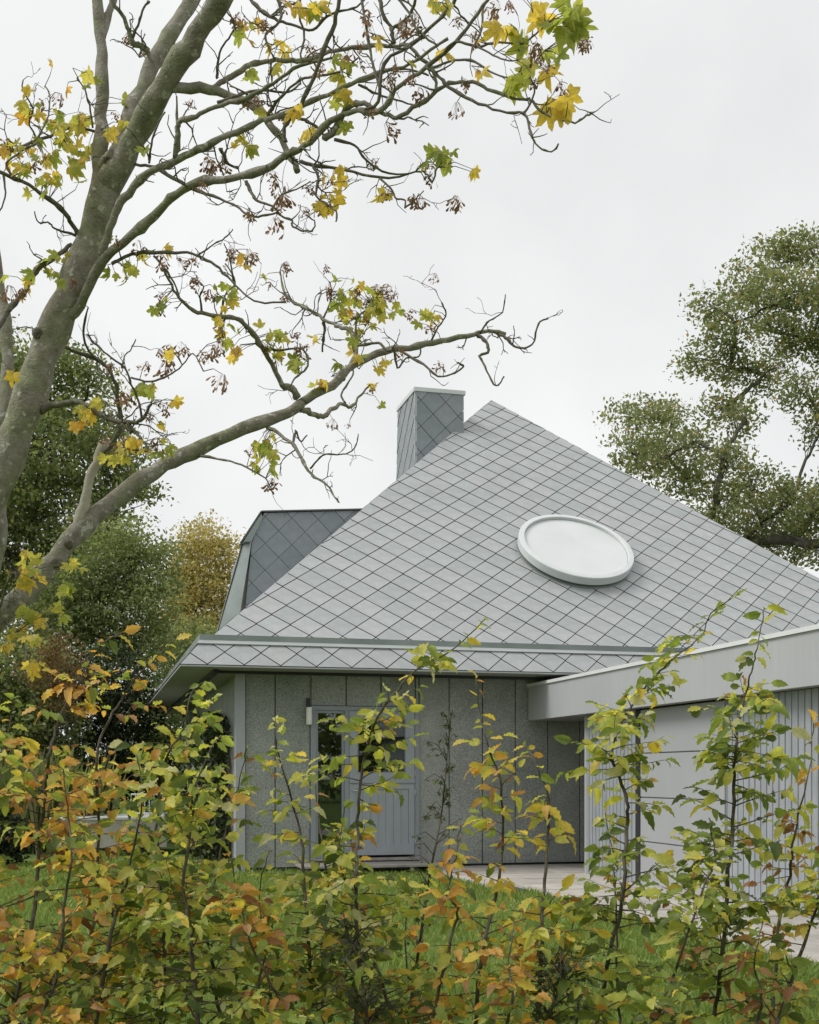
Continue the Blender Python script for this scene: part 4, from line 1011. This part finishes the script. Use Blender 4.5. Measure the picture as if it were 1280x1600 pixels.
    add('branch', [(175, 412), (195, 402), (220, 395), (265, 394), (300, 396), (330, 410), (355, 432), (380, 458), (405, 472), (445, 472)], 6, 2.5, -.3, m='twig', sides=6)
    add('branch', [(240, 400), (262, 425), (278, 455), (283, 470)], 3.5, 2.5, 0, m='twig', sides=5)
    add('branch', [(310, 398), (335, 382), (352, 372), (364, 358)], 3.2, 1.5, -.1, m='twig', sides=5)
    add('branch', [(365, 440), (358, 400), (350, 380)], 3.2, 1.5, -.1, m='twig', sides=5)
    add('branch', [(275, 245), (277, 215), (276, 150)], 4, 3, .1, m='twig', sides=5)
    add('branch', [(233, 255), (235, 240), (240, 210), (258, 175)], 3.5, 3, -.2, m='twig', sides=5)
    add('branch', [(205, 257), (235, 260), (262, 272), (290, 290)], 5, 6, -.1, m='twig', sides=5)
    add('branch', [(340, 122), (340, 105), (345, 75), (362, 55), (366, 35), (355, 18)], 4.5, 2.5, -.2, m='twig', sides=5)
    add('branch', [(385, -15), (400, 10), (430, 30), (455, 38), (490, 48), (505, 30), (520, 20), (550, 14), (570, 0)], 6, 3, -.2, d0=5.9, m='twig', sides=5)
    add('branch', [(430, -10), (440, 20), (432, 40), (415, 55), (420, 75), (430, 92)], 5, 3, 0, d0=5.8, m='twig', sides=5)
    add('branch', [(470, -10), (468, 25), (475, 55), (470, 85), (475, 95)], 4, 3, 0, d0=5.7, m='twig', sides=5)
    add('branch', [(590, -15), (600, 25), (612, 45), (615, 68)], 6, 6, 0, d0=5.6, m='twig', sides=6)
    add('branch', [(612, -15), (640, 20), (655, 50), (685, 72)], 5, 3, -.1, d0=5.5, m='twig', sides=5)
    add('branch', [(565, -10), (575, 60), (585, 105), (595, 145)], 4.5, 3.5, -.1, d0=5.6, m='twig', sides=5)
    add('branch', [(650, -10), (640, 25), (612, 48), (618, 68)], 4.5, 4, .1, d0=5.5, m='twig', sides=5)
    add('branch', [(720, -15), (700, 15), (655, 60), (600, 100), (590, 160), (570, 170)], 6, 5, .1, d0=5.4, m='twig', sides=6)
    add('branch', [(415, 190), (425, 170), (440, 150), (470, 125), (495, 118), (530, 112), (560, 90)], 5, 3, -.3, m='twig', sides=5)
    add('branch', [(340, 160), (375, 148), (410, 140), (450, 145), (470, 130)], 5, 3, .2, m='twig', sides=5)
    add('branch', [(545, 130), (575, 125), (610, 110), (640, 108), (670, 118)], 4, 3, .2, m='twig', sides=5)
    add('branch', [(560, 132), (590, 147), (620, 157), (650, 165)], 4, 2.5, .2, m='twig', sides=5)
    add('branch', [(450, 178), (470, 185), (490, 195), (508, 212)], 5, 4, 0, m='twig', sides=5)
    # left-going branches
    add('branch', [(124, 372), (112, 350), (95, 325), (55, 295), (15, 275), (-20, 262)], 8, 5, -.4, m='twig', sides=7)
    add('branch', [(120, 368), (100, 362), (85, 357), (75, 348), (60, 347), (54, 330)], 4.5, 2, -.2, m='twig', sides=5)
    add('branch', [(112, 382), (85, 402), (60, 420), (45, 440), (35, 460), (10, 490), (-20, 540)], 7, 8, -.3, m='twig', sides=7)
    add('branch', [(150, 206), (130, 200), (100, 202), (70, 215), (30, 230), (-10, 245)], 4.5, 4, -.4, m='twig', sides=6)
    add('branch', [(145, 200), (140, 165), (132, 140), (120, 122)], 3.5, 2, -.1, m='twig', sides=5)
    add('branch', [(58, 218), (45, 190), (52, 170), (35, 140), (36, 125)], 3.5, 2, -.2, m='twig', sides=5)
    add('branch', [(60, 215), (75, 180), (78, 148), (70, 135)], 3.2, 2, .2, m='twig', sides=5)
    add('branch', [(20, 275), (10, 255), (35, 235), (60, 222)], 4, 3, 0, m='twig', sides=5)
    add('branch', [(5, 272), (8, 300), (0, 330), (-10, 350)], 3.5, 2.5, 0, m='twig', sides=5)
    add('branch', [(-30, 990), (-5, 960), (10, 915), (20, 900)], 5, 3, -.3, m='twig', sides=5)
    add('branch', [(0, 962), (25, 990), (40, 1020), (35, 1040)], 4, 2, -.3, m='twig', sides=5)

    # fine gnarled twigs, grown in three dimensions from the thin branches
    tw = MB()
    thin = [s for s in samples if s[3] < .021 and -30 < s[0] < 930 and -30 < s[1] < 1060]
    tips = []
    def twig(p, d, ln, r, lev):
        n = max(3, int(ln / .035)); pts = [p]; q = p; dd = d.copy()
        for i in range(n):
            dd = (dd + Vector((rnd.gauss(0, .33), rnd.gauss(0, .33), rnd.gauss(.05, .33)))).normalized(); q = q + dd * ln/n; pts.append(q)
            if lev < 2 and rnd.random() < (.34 if lev == 0 else .25):
                side = (dd + Vector((rnd.gauss(0, .8), rnd.gauss(0, .8), rnd.gauss(.2, .7)))).normalized(); twig(q, side, ln*rnd.uniform(.25, .5), r*.75, lev+1)
        tw.tube(pts, [max(.0013, r*(1-.55*i/n)) for i in range(n+1)], 4); tips.append((q, dd))
    for k in range(330):
        s = rnd.choice(thin); t = s[5]
        d = (t*rnd.uniform(-.1, .8) + Vector((rnd.gauss(0, .6), rnd.gauss(0, .6), rnd.gauss(.1, .6)))).normalized()
        twig(s[4], d, rnd.uniform(.05, .26), min(.005, s[3]*.55), 0)
    # leaves: where they hang in the photograph, with what colours (yellow, lime, green, orange), plus seed bunches
    CL = [(60, 170, 50, 9, 'llgyo'), (90, 215, 45, 12, 'lllygo'), (40, 265, 40, 9, 'lyyog'), (110, 240, 40, 7, 'glly'), (80, 275, 30, 6, 'gly'), (135, 125, 15, 3, 'lg'), (105, 141, 4, 1, 'o'), (20, 230, 20, 4, 'loy'), (130, 250, 20, 3, 'g'),
          (180, 205, 14, 4, 'yl'), (195, 160, 8, 2, 'g'), (225, 233, 5, 1, 'g'), (75, 425, 22, 6, 'ggl'), (45, 445, 14, 3, 'oy'), (10, 432, 8, 1, 'g'), (172, 378, 8, 2, 'g'), (195, 428, 20, 6, 'lg'), (225, 400, 12, 3, 'yl'), (262, 383, 5, 2, 'y'), (105, 403, 5, 1, 'l'),
          (390, 50, 14, 4, 'glo'), (400, 32, 8, 2, 'o'), (440, 70, 14, 3, 'y'), (390, 110, 10, 3, 'g'), (432, 105, 10, 2, 'l'), (455, 5, 10, 3, 'yo'), (490, 8, 12, 4, 'gly'), (592, 65, 12, 2, 'y'), (535, 105, 14, 4, 'gl'), (535, 150, 12, 4, 'ygl'), (470, 175, 6, 2, 'y'), (480, 208, 10, 3, 'y'), (540, 196, 10, 3, 'g'), (390, 225, 14, 4, 'gl'), (365, 228, 7, 2, 'y'), (420, 172, 8, 2, 'l'),
          (525, 283, 14, 3, 'y'), (530, 305, 12, 3, 'y'), (508, 320, 12, 4, 'yl'), (597, 308, 8, 3, 'y'), (535, 265, 5, 1, 'y'), (680, 250, 20, 7, 'ggl'), (700, 240, 10, 3, 'g'), (740, 268, 9, 2, 'y'), (660, 262, 6, 1, 'y'),
          (680, 5, 10, 3, 'yl'), (700, 10, 10, 2, 'l'), (845, 22, 12, 3, 'y'), (885, 28, 20, 6, 'g'), (895, 45, 12, 3, 'g'), (868, 85, 10, 3, 'g'), (812, 58, 14, 3, 'g'), (780, 45, 8, 2, 'y'), (880, 155, 16, 4, 'y'), (862, 165, 8, 2, 'y'), (803, 132, 12, 4, 'g'), (822, 118, 10, 2, 'g'), (835, 100, 10, 2, 'l'), (755, 110, 8, 2, 'yo'), (700, 80, 10, 2, 'y'), (640, 95, 8, 2, 'l'), (860, 115, 8, 2, 'y'),
          (255, 470, 14, 3, 'gl'), (240, 483, 5, 1, 'g'), (358, 475, 8, 2, 'y'), (350, 452, 12, 4, 'g'), (378, 408, 10, 3, 'yo'), (412, 428, 5, 1, 'g'), (355, 512, 16, 5, 'ggy'), (370, 545, 10, 3, 'yo'), (365, 560, 8, 2, 'y'), (350, 530, 10, 2, 'g'), (430, 530, 22, 6, 'gl'), (460, 560, 12, 4, 'g'), (488, 532, 10, 3, 'y'), (440, 520, 10, 3, 'g'), (420, 535, 10, 2, 'g'),
          (565, 470, 30, 13, 'gglly'), (590, 480, 22, 8, 'ggl'), (550, 490, 20, 6, 'glo'), (620, 485, 10, 4, 'lg'), (660, 492, 12, 4, 'lg'), (675, 500, 8, 2, 'y'), (530, 440, 5, 1, 'g'), (525, 475, 8, 2, 'g'), (555, 525, 14, 4, 'gl'), (565, 555, 14, 4, 'gy'), (605, 560, 8, 2, 'ly'), (590, 578, 7, 2, 'y'), (585, 600, 7, 2, 'y'), (598, 633, 5, 1, 'g'), (510, 600, 8, 3, 'yo'), (495, 605, 6, 1, 'l'), (535, 570, 10, 3, 'g'),
          (270, 552, 6, 2, 'y'), (232, 605, 14, 4, 'gl'), (215, 600, 8, 2, 'g'), (275, 627, 5, 2, 'y'), (253, 672, 10, 3, 'yl'), (248, 705, 7, 2, 'g'), (264, 695, 6, 2, 'g'), (185, 710, 10, 4, 'l'), (172, 715, 8, 2, 'l'), (205, 685, 12, 4, 'y'), (150, 635, 14, 4, 'yl'), (130, 645, 10, 3, 'yl'), (123, 665, 6, 3, 'o'), (222, 702, 6, 2, 'y'), (28, 585, 5, 2, 'y'),
          (415, 705, 18, 9, 'ggl'), (418, 695, 10, 3, 'o'), (425, 735, 10, 4, 'g'), (405, 725, 10, 3, 'gl'),
          (50, 880, 25, 8, 'ylg'), (30, 900, 20, 5, 'y'), (110, 885, 12, 3, 'l'), (100, 915, 16, 4, 'gl'), (65, 970, 10, 3, 'y'), (30, 990, 16, 5, 'ly'), (50, 1035, 14, 4, 'ly'), (10, 1005, 10, 3, 'yo'), (90, 950, 12, 4, 'gl'), (40, 960, 12, 3, 'g')]
    SD = [(70, 160), (95, 155), (122, 183), (70, 245), (50, 255), (15, 225), (178, 178), (15, 455), (28, 460), (215, 385), (250, 400), (275, 408), (305, 440), (120, 445),
          (375, 30), (490, 90), (485, 75), (505, 110), (560, 70), (548, 85), (580, 30), (575, 40), (625, 40), (640, 35), (650, 30), (440, 8), (510, 280), (497, 320), (603, 305), (330, 260), (345, 250), (325, 250), (425, 290), (440, 300), (390, 335), (430, 345), (670, 275), (648, 310), (660, 312), (600, 195), (718, 165), (725, 130), (780, 15), (770, 25), (795, 10), (765, 45), (830, 80), (845, 90), (850, 110), (838, 130), (900, 65), (915, 60), (925, 68), (870, 165), (840, 70), (655, 145), (640, 120),
          (255, 465), (250, 480), (305, 440), (340, 540), (350, 590), (345, 520), (325, 560), (335, 545), (390, 400), (440, 420), (450, 415), (515, 450), (470, 545), (465, 530), (480, 545), (560, 455), (590, 450), (575, 475), (600, 465), (610, 455), (550, 500), (565, 500), (640, 490), (668, 518), (695, 577), (580, 615), (430, 560), (420, 545),
          (250, 550), (262, 565), (230, 575), (205, 620), (200, 615), (258, 640), (245, 690), (190, 695), (395, 703), (425, 760), (505, 605), (270, 545)]
    key = {'y': 'yellow', 'l': 'lime', 'g': 'green', 'o': 'orange'}
    cand = [s for s in samples if s[3] < .03]
    def hang(x, y):
        s = min(cand, key=lambda s: (s[0]-x)**2 + (s[1]-y)**2); return s
    for x, y, spread, n, cols in CL:
        for k in range(int(n*1.6) if spread >= 12 else n):
            xx, yy = x + rnd.gauss(0, spread*.55), y + rnd.gauss(0, spread*.5)
            s = hang(xx, yy); d = s[2] + rnd.gauss(0, .10); p = P(xx, yy, d)
            a = (p - s[4]); L_ = a.length
            m_ = s[4].lerp(p, .5) + Vector((rnd.gauss(0, .15), rnd.gauss(0, .15), .1)) * L_
            tw.tube([s[4], m_, p], [.0024, .002, .0013], 4)
            ax = (a.normalized()*.5 if L_ > .01 else Vector()) + Vector((rnd.gauss(0, .6), rnd.gauss(0, .6), rnd.uniform(-1.1, .1)))
            nm = Vector((rnd.gauss(-.1, .7), rnd.gauss(-.5, .7), rnd.uniform(-.1, 1)))
            big = 1.35 if x > 740 and y < 200 else 1
            put(rnd.choice(MAPLE[key[rnd.choice(cols)]]), 'leaf', T, off, p, ax, nm, rnd.uniform(.036, .066)*big)
    for x, y in SD:
        xx, yy = x + rnd.gauss(0, 2), y + rnd.gauss(0, 2); s = hang(xx, yy); d = s[2] + rnd.gauss(0, .05); p = P(xx, yy-8, d)
        tw.tube([s[4], s[4].lerp(p, .5) + Vector((0, 0, .02)), p], [.0026, .0022, .0018], 4)
        put(rnd.choice(SEEDS), 'seed_cluster', T, off, p, (rnd.gauss(0, 1), rnd.gauss(0, 1), rnd.gauss(0, .3)), (rnd.gauss(0, .2), rnd.gauss(0, .2), 1), rnd.uniform(.06, .10))
    for q, dd in tips:
        if rnd.random() < .04: put(rnd.choice(SEEDS), 'seed_cluster', T, off, q, (rnd.gauss(0, 1), rnd.gauss(0, 1), rnd.gauss(0, .3)), (0, 0, 1), rnd.uniform(.05, .08))
    o = tw.build('twigs', M['twig'], T); o['kind'] = 'stuff'
    # bark knots and scars on the lower limb and trunk
    kn = MB()
    for x, y, d, w_ in ((108, 850, None, 16), (88, 880, None, 18), (60, 522, None, 18), (168, 250, None, 16)):
        s = min(samples, key=lambda s: (s[0]-x)**2 + (s[1]-y)**2); p = P(x, y, s[2]) ; nrm = (CAM - p).normalized(); p = p + nrm*s[3]*.75
        r = w_/2*s[2]/F; kn.tube([p, p+nrm*.02, p+nrm*.035, p+nrm*.03], [r*1.2, r, r*.75, r*.3], 9, rough=.12, rnd=rnd)
    kn.build('knot', M['twig'], T)
build_sycamore()

# ------------------------------------------------------------------ hedge of young hornbeams
def frame_of(axis, normal):
    y = Vector(axis).normalized(); z = Vector(normal); z = z - y*z.dot(y)
    z = z.normalized() if z.length > 1e-5 else y.orthogonal().normalized()
    return y.cross(z), y, z
def place_leaves(T, off, LV, limit=295):
    """the leaves that show largest are objects of their own, the rest (and those below the picture) one mass"""
    def key(l):
        x, y, d = proj(l[1]); return d + (0 if -25 < x < 1305 and y < 1625 else 100)
    LV.sort(key=key); v = []; f = []; mi = []; mats = []; nv = 0
    for i, l in enumerate(LV):
        if i < limit and key(l) < 90: put(l[0], 'leaf', T, off, l[1], l[2], l[3], l[4]); continue
        me = l[0]; x, y, z = frame_of(l[2], l[3]); R = np.array([x, y, z]) * l[4]
        co = np.empty(len(me.vertices)*3, np.float32); me.vertices.foreach_get('co', co)
        v.append(co.reshape(-1, 3) @ R + np.array(l[1] - off)); m = me.materials[0]
        if m not in mats: mats.append(m)
        for q in me.polygons: f.append(tuple(a + nv for a in q.vertices)); mi.append(mats.index(m))
        nv += len(me.vertices)
    if v:
        me = bpy.data.meshes.new('leaves'); me.from_pydata(np.concatenate(v).tolist(), [], f)
        for m in mats: me.materials.append(m)
        me.polygons.foreach_set('material_index', mi); me.polygons.foreach_set('use_smooth', [True]*len(f)); me.update()
        o = bpy.data.objects.new('leaves', me); link(o, T); o['kind'] = 'stuff'

def build_hedge():
    rnd = random.Random(5)
    G = 'young hornbeams of the hedge'
    # stem traced from low to high (px), depth, colour mood, leaf density, spread, label
    S = [
     ([(15, 1590), (50, 1450), (64, 1290), (72, 1224), (78, 1173), (94, 1119), (113, 1083), (129, 1056), (152, 1013), (190, 988)], 3.45, 'orange', 1.25, 1.0, 'tall orange leaved hornbeam at the left edge of the hedge, tip bending right'),
     ([(100, 1600), (140, 1473), (150, 1403), (154, 1309), (152, 1181), (168, 1130), (191, 1091), (219, 1052), (254, 1017), (285, 990)], 3.7, 'orange', 1.25, 1.0, 'second tall hornbeam from the left, arching tip with single yellow leaves'),
     ([(150, 1600), (174, 1454), (191, 1403), (205, 1344), (222, 1250), (215, 1180)], 3.3, 'mixed', 1.2, 1.0, 'bushy hornbeam below the arching tip, before the terrace'),
     ([(250, 1600), (257, 1500), (258, 1454), (248, 1376), (246, 1278), (258, 1190), (289, 1134), (297, 1087), (318, 1066)], 3.5, 'lime', 1.35, 1.0, 'dense yellow green hornbeam before the left eave'),
     ([(308, 1600), (300, 1480), (287, 1380), (300, 1298), (302, 1239), (330, 1170), (345, 1150)], 3.2, 'lime', 1.4, 1.1, 'dense hornbeam covering the ivy left of the corner post'),
     ([(345, 1600), (332, 1500), (324, 1450), (345, 1330), (372, 1230), (385, 1170)], 3.75, 'mixed', 1.2, 1.0, 'hornbeam directly before the pale corner post'),
     ([(455, 1600), (425, 1540), (390, 1470), (372, 1400), (360, 1340)], 3.15, 'orange', 1.0, .9, 'leaning brown tinged hornbeam low before the corner post'),
     ([(490, 1600), (480, 1454), (475, 1368), (469, 1298), (445, 1212), (432, 1160), (430, 1122)], 3.6, 'pale', .95, .9, 'hornbeam with pale grey green tip left of the wall lamp'),
     ([(505, 1600), (503, 1480), (512, 1380), (500, 1290), (492, 1225)], 3.9, 'mixed', .85, .9, 'thin hornbeam before the narrow side window'),
     ([(556, 1600), (558, 1473), (558, 1395), (558, 1317), (562, 1235), (584, 1134), (616, 1085), (649, 1048), (697, 1022), (725, 1000), (757, 968)], 3.4, 'lime', 1.15, .95, 'tall hornbeam before the door, tip reaching right over the eave'),
     ([(613, 1600), (595, 1524), (568, 1458), (545, 1400), (530, 1330), (540, 1260)], 3.65, 'mixed', .9, .9, 'crooked hornbeam crossing low before the door'),
     ([(673, 1600), (700, 1485), (716, 1426), (700, 1395), (712, 1340), (720, 1290)], 3.3, 'orange', .75, .8, 'sparse hornbeam with big yellow leaves right of the door'),
     ([(744, 1600), (753, 1489), (773, 1403), (785, 1329), (783, 1231), (762, 1160), (750, 1110), (744, 1062)], 3.5, 'yellow', .85, .8, 'upright hornbeam with a yellow tuft between door and garage'),
     ([(840, 1600), (847, 1473), (851, 1376), (857, 1305), (858, 1250), (842, 1205), (822, 1165)], 3.35, 'yellow', 1.1, .9, 'golden hornbeam before the dark passage beside the garage'),
     ([(932, 1600), (952, 1493), (971, 1411), (979, 1298), (979, 1252), (958, 1190), (960, 1154), (983, 1111), (1007, 1076), (1030, 1049), (1061, 1022), (1092, 998), (1112, 959), (1150, 930)], 3.4, 'lime', .95, .9, 'tall hornbeam before the garage fascia, tip arching right to the roof'),
     ([(968, 1600), (965, 1540), (963, 1434), (958, 1337), (945, 1270)], 3.8, 'mixed', .7, .8, 'thin hornbeam beside the left cladding of the garage'),
     ([(1112, 1600), (1128, 1505), (1137, 1376), (1145, 1302), (1147, 1223), (1149, 1180), (1151, 1143), (1161, 1100), (1171, 1064), (1180, 1029), (1188, 990), (1194, 950)], 3.3, 'green', 1.35, .95, 'tallest green hornbeam before the garage door, upright tip'),
     ([(1020, 1600), (1034, 1571), (1057, 1512), (1100, 1388), (1116, 1344), (1110, 1290)], 3.1, 'green', 1.15, 1.0, 'leaning green hornbeam low before the garage door'),
     ([(1205, 1600), (1217, 1454), (1233, 1368), (1245, 1290), (1264, 1208), (1272, 1130)], 3.6, 'brown', .8, .7, 'thin brown leaved hornbeam before the right cladding'),
     ([(1215, 1600), (1249, 1497), (1276, 1418), (1300, 1330), (1305, 1220)], 3.2, 'lime', 1.1, .9, 'hornbeam at the right edge of the hedge'),
     ([(-40, 1600), (-30, 1450), (-15, 1300), (0, 1220), (12, 1150), (22, 1090)], 3.6, 'mixed', 1.1, .9, 'green hornbeam cut by the left edge of the picture'),
     ([(660, 1600), (640, 1540), (632, 1450), (640, 1390)], 4.0, 'mixed', .9, 1.0, 'low hornbeam before the lawn below the door'),
     ([(900, 1600), (905, 1540), (893, 1480), (900, 1420)], 3.9, 'green', .9, 1.0, 'low green hornbeam before the paving beside the passage'),
     ([(420, 1610), (405, 1540), (415, 1480), (405, 1400), (420, 1330)], 3.4, 'mixed', 1.1, 1.0, 'leafy hornbeam before the wall left of the lamp'),
     ([(60, 1610), (75, 1560), (95, 1500), (100, 1420), (112, 1330), (105, 1260), (98, 1200)], 3.15, 'orange', 1.15, 1.0, 'short orange hornbeam between the two tall left ones'),
     ([(1180, 1610), (1190, 1560), (1180, 1500), (1192, 1440)], 3.0, 'brown', 1.0, .9, 'low rusty hornbeam at the lower right corner'),
     ([(1380, 1600), (1372, 1480), (1385, 1350), (1378, 1220), (1390, 1120)], 3.4, 'lime', .9, .9, 'green hornbeam continuing the hedge beyond the right edge'),
     ([(1480, 1600), (1490, 1470), (1478, 1340), (1492, 1180), (1500, 1060)], 3.6, 'mixed', .9, .9, 'taller hornbeam ending the hedge far beyond the right edge'),
     ([(-130, 1600), (-120, 1460), (-128, 1330), (-112, 1200), (-118, 1090)], 3.4, 'orange', .9, .9, 'orange hornbeam continuing the hedge beyond the left edge'),
     ([(790, 1610), (800, 1560), (795, 1500), (805, 1440)], 3.15, 'orange', 1.0, .9, 'low orange brown hornbeam before the lawn in the middle'),
    ]
    mood = {'orange': [('orange', 7), ('yellow', 3), ('lime', 3), ('green', 3), ('brown', 3), ('deep', 2)],
            'mixed': [('lime', 3), ('green', 6), ('yellow', 1.2), ('orange', 2), ('deep', 5), ('brown', 1.5)],
            'lime': [('lime', 7), ('green', 7), ('yellow', 1.2), ('pale', 1.5), ('deep', 4), ('orange', .6)],
            'pale': [('pale', 4), ('lime', 4), ('green', 4), ('yellow', 1), ('deep', 2), ('brown', .8)],
            'yellow': [('yellow', 5), ('lime', 5), ('orange', 2), ('green', 3), ('brown', 1)],
            'green': [('green', 7), ('lime', 5), ('deep', 6), ('pale', 1), ('yellow', .6), ('brown', .7)],
            'brown': [('brown', 5), ('orange', 2), ('lime', 2), ('green', 3)]}
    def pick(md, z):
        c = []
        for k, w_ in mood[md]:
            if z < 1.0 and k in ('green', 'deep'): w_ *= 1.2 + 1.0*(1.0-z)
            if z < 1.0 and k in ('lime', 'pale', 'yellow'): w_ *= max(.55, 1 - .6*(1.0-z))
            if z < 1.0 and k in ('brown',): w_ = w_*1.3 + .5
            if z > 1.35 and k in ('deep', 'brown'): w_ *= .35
            c.append((k, w_))
        t = rnd.uniform(0, sum(x[1] for x in c))
        for k, w_ in c:
            t -= w_
            if t <= 0: return k
        return c[0][0]
    for stem, d, md, dens, spread, lab in S:
        x0, y0 = stem[0]; b = P(x0, y0, d); ddx = (stem[0][0]-stem[1][0]) / F * d
        base = Vector((b.x + ddx*.5, b.y + rnd.uniform(-.1, .1), 0)); off = base
        T = empty('hornbeam_sapling', base); tag(T, lab, 'hedge plant', G)
        sm = catmull(stem, 5); n = len(sm); ph = rnd.uniform(0, 6)
        pts = [base, base.lerp(b, .5) + Vector((rnd.gauss(0, .012), rnd.gauss(0, .012), 0))]
        for i, q in enumerate(sm):
            dd = d + .07*math.sin(ph + i*.33) + .03*math.sin(i*.9); pts.append(P(q[0] + rnd.gauss(0, 1.1), q[1], dd + rnd.gauss(0, .003)))
        m = len(pts); tall = pts[-1].z; r0 = .0064 if tall > 1.25 else .0054
        rad = [max(.0016, r0 * (1 - .86*(i/(m-1))**1.1)) for i in range(m)]
        st = MB(); st.tube(pts, rad, 7, rough=.06, rnd=rnd); st.build('stem', M['stem'], T)
        tw = MB(); nleaf = 0; LV = []
        def leafat(p, axis, md_=md, top=False):
            nonlocal nleaf
            nleaf += 1
            col = pick(md_, p.z)
            nm = Vector((rnd.gauss(0, .45), rnd.gauss(-.25, .45), 1)) if rnd.random() < .62 else Vector((rnd.gauss(0, .7), rnd.gauss(-1, .5), rnd.gauss(.3, .4)))
            sz = (.023 + .038*rnd.random()**1.15) * (.92 if top else 1)
            if col == 'brown': sz *= .8
            LV.append((rnd.choice(LEAVES[col]), p + Vector(axis).normalized()*sz*.13, Vector(axis), nm, sz))
        def leafy(tp, step, start=.25, top=False):
            """alternate leaves along a twig polyline"""
            L_ = 0; nxt = start * sum((q-p).length for p, q in zip(tp[:-1], tp[1:])); side = rnd.choice((-1, 1))
            for p, q in zip(tp[:-1], tp[1:]):
                seg = (q-p).length
                while nxt < L_ + seg:
                    u = (nxt - L_)/seg; t = (q-p).normalized(); s = t.cross(Vector((0, 0, 1)));
                    s = s.normalized() if s.length > .2 else Vector((rnd.gauss(0, 1), rnd.gauss(0, 1), 0)).normalized()
                    ax = t*rnd.uniform(.3, .8) + s*side*rnd.uniform(.6, 1) + Vector((rnd.gauss(0, .2), rnd.gauss(0, .2), rnd.uniform(-.75, .15)))
                    leafat(p.lerp(q, u), ax, top=top); side = -side; nxt += step * rnd.uniform(.7, 1.3)
                L_ += seg
            leafat(tp[-1], (tp[-1]-tp[-2]).normalized() + Vector((0, 0, rnd.uniform(-.5, .1))), top=top)
        # leaves straight on the leader near its tip
        tl = .26 if tall > 1.35 else .14; acc = 0; k = m-1
        while k > 1 and acc < tl: acc += (pts[k]-pts[k-1]).length; k -= 1
        leafy(pts[k:], .028, .05, True)
        # side twigs
        az = rnd.uniform(0, 6.28); dist = 0; nxt = 0; step = (.0135 if stem[0][0] < 380 else .0125) / dens
        for p, q, r in zip(pts[1:k+1], pts[2:k+2], rad[1:]):
            seg = (q-p).length
            while nxt < dist + seg:
                u = (nxt-dist)/seg; a = p.lerp(q, u); nxt += step * rnd.uniform(.5, 1.5)
                if a.z < .42: continue
                az += 2.4 + rnd.uniform(-.5, .5)
                below = (tall - a.z)
                if tall > 1.35 and below < .42 and rnd.random() < .28: continue
                if rnd.random() > .38 + .75*max(0, math.sin(a.z*13 + ph)): continue
                wide = 1.08 if stem[0][0] < 380 else .85
                ln = min(.30, .06 + .32*below) * rnd.uniform(.25, 1.05) * spread * wide
                el = rnd.uniform(-.1, .6); dd = Vector((math.cos(az), math.sin(az)*.8, el)).normalized()
                nn = max(3, int(ln/.04)); tp = [a]; c = a
                for i in range(nn):
                    dd = (dd + Vector((rnd.gauss(0, .13), rnd.gauss(0, .13), rnd.gauss(-.02, .10)))).normalized(); c = c + dd*ln/nn; tp.append(c)
                rr = min(r*.5, .0032)
                tw.tube(tp, [max(.0009, rr*(1-.7*i/nn)) for i in range(nn+1)], 4)
                leafy(tp, .0165)
            dist += seg
        place_leaves(T, off, LV)
        o = tw.build('twigs', M['stem'], T); o['kind'] = 'stuff'
    # two hawthorns with small lobed blue green leaves, and a thin twiner right of the door
    H = [([(575, 1610), (570, 1560), (560, 1500), (540, 1450)], 3.3, 'low hawthorn with small dark lobed leaves below the door', .5),
         ([(640, 1610), (640, 1583), (655, 1480), (670, 1376), (689, 1278), (697, 1200), (705, 1118)], 3.75, 'thin hawthorn whip with tiny dark leaves right of the door', .35),
         ([(850, 1610), (868, 1560), (880, 1530), (860, 1500)], 3.25, 'low hawthorn with grey green lobed leaves before the passage', .5)]
    for stem, d, lab, sp in H:
        b = P(*stem[0], d); base = Vector((b.x, b.y, 0)); T = empty('hawthorn_sapling', base); tag(T, lab, 'hedge plant')
        sm = catmull(stem, 5); pts = [base] + [P(q[0], q[1], d + .05*math.sin(i)) for i, q in enumerate(sm)]; m = len(pts)
        st = MB(); st.tube(pts, [max(.0015, .006*(1-.75*i/(m-1))) for i in range(m)], 6); tw = MB()
        for i in range(1, m-1):
            for k in range(2 if sp < .4 else 4):
                a = pts[i].lerp(pts[i+1], rnd.random()); az = rnd.uniform(0, 6.28); ln = rnd.uniform(.03, .28)*sp
                e = a + Vector((math.cos(az), math.sin(az), rnd.uniform(-.1, .9)))*ln; mid = a.lerp(e, .5) + Vector((0, 0, .02)); tw.tube([a, mid, e], [.002, .0015, .001], 4)
                for u in (.4, .65, .85, 1):
                    p = a.lerp(e, u); put(rnd.choice(THORN), 'leaf', T, base, p, (rnd.gauss(0, 1), rnd.gauss(0, 1), rnd.gauss(-.2, .5)), (rnd.gauss(0, .5), rnd.gauss(-.3, .5), 1), rnd.uniform(.012, .026))
        st.build('stem', M['stem'], T); o = tw.build('twigs', M['stem'], T); o['kind'] = 'stuff'
    # a few fallen leaves on the lawn
    for i in range(6):
        x = rnd.uniform(-1, 4.6); y = rnd.uniform(7.5, 14.5); p = Vector((x, y, .06))
        o = put(rnd.choice(MAPLE[rnd.choice(('yellow', 'orange', 'lime'))]), 'fallen_leaf', None, Vector(), p, (rnd.gauss(0, 1), rnd.gauss(0, 1), 0), (rnd.gauss(0, .2), rnd.gauss(0, .2), 1), rnd.uniform(.05, .08))
        tag(o, 'fallen yellow sycamore leaf lying on the lawn', 'leaf', 'fallen leaves on the lawn')
build_hedge()
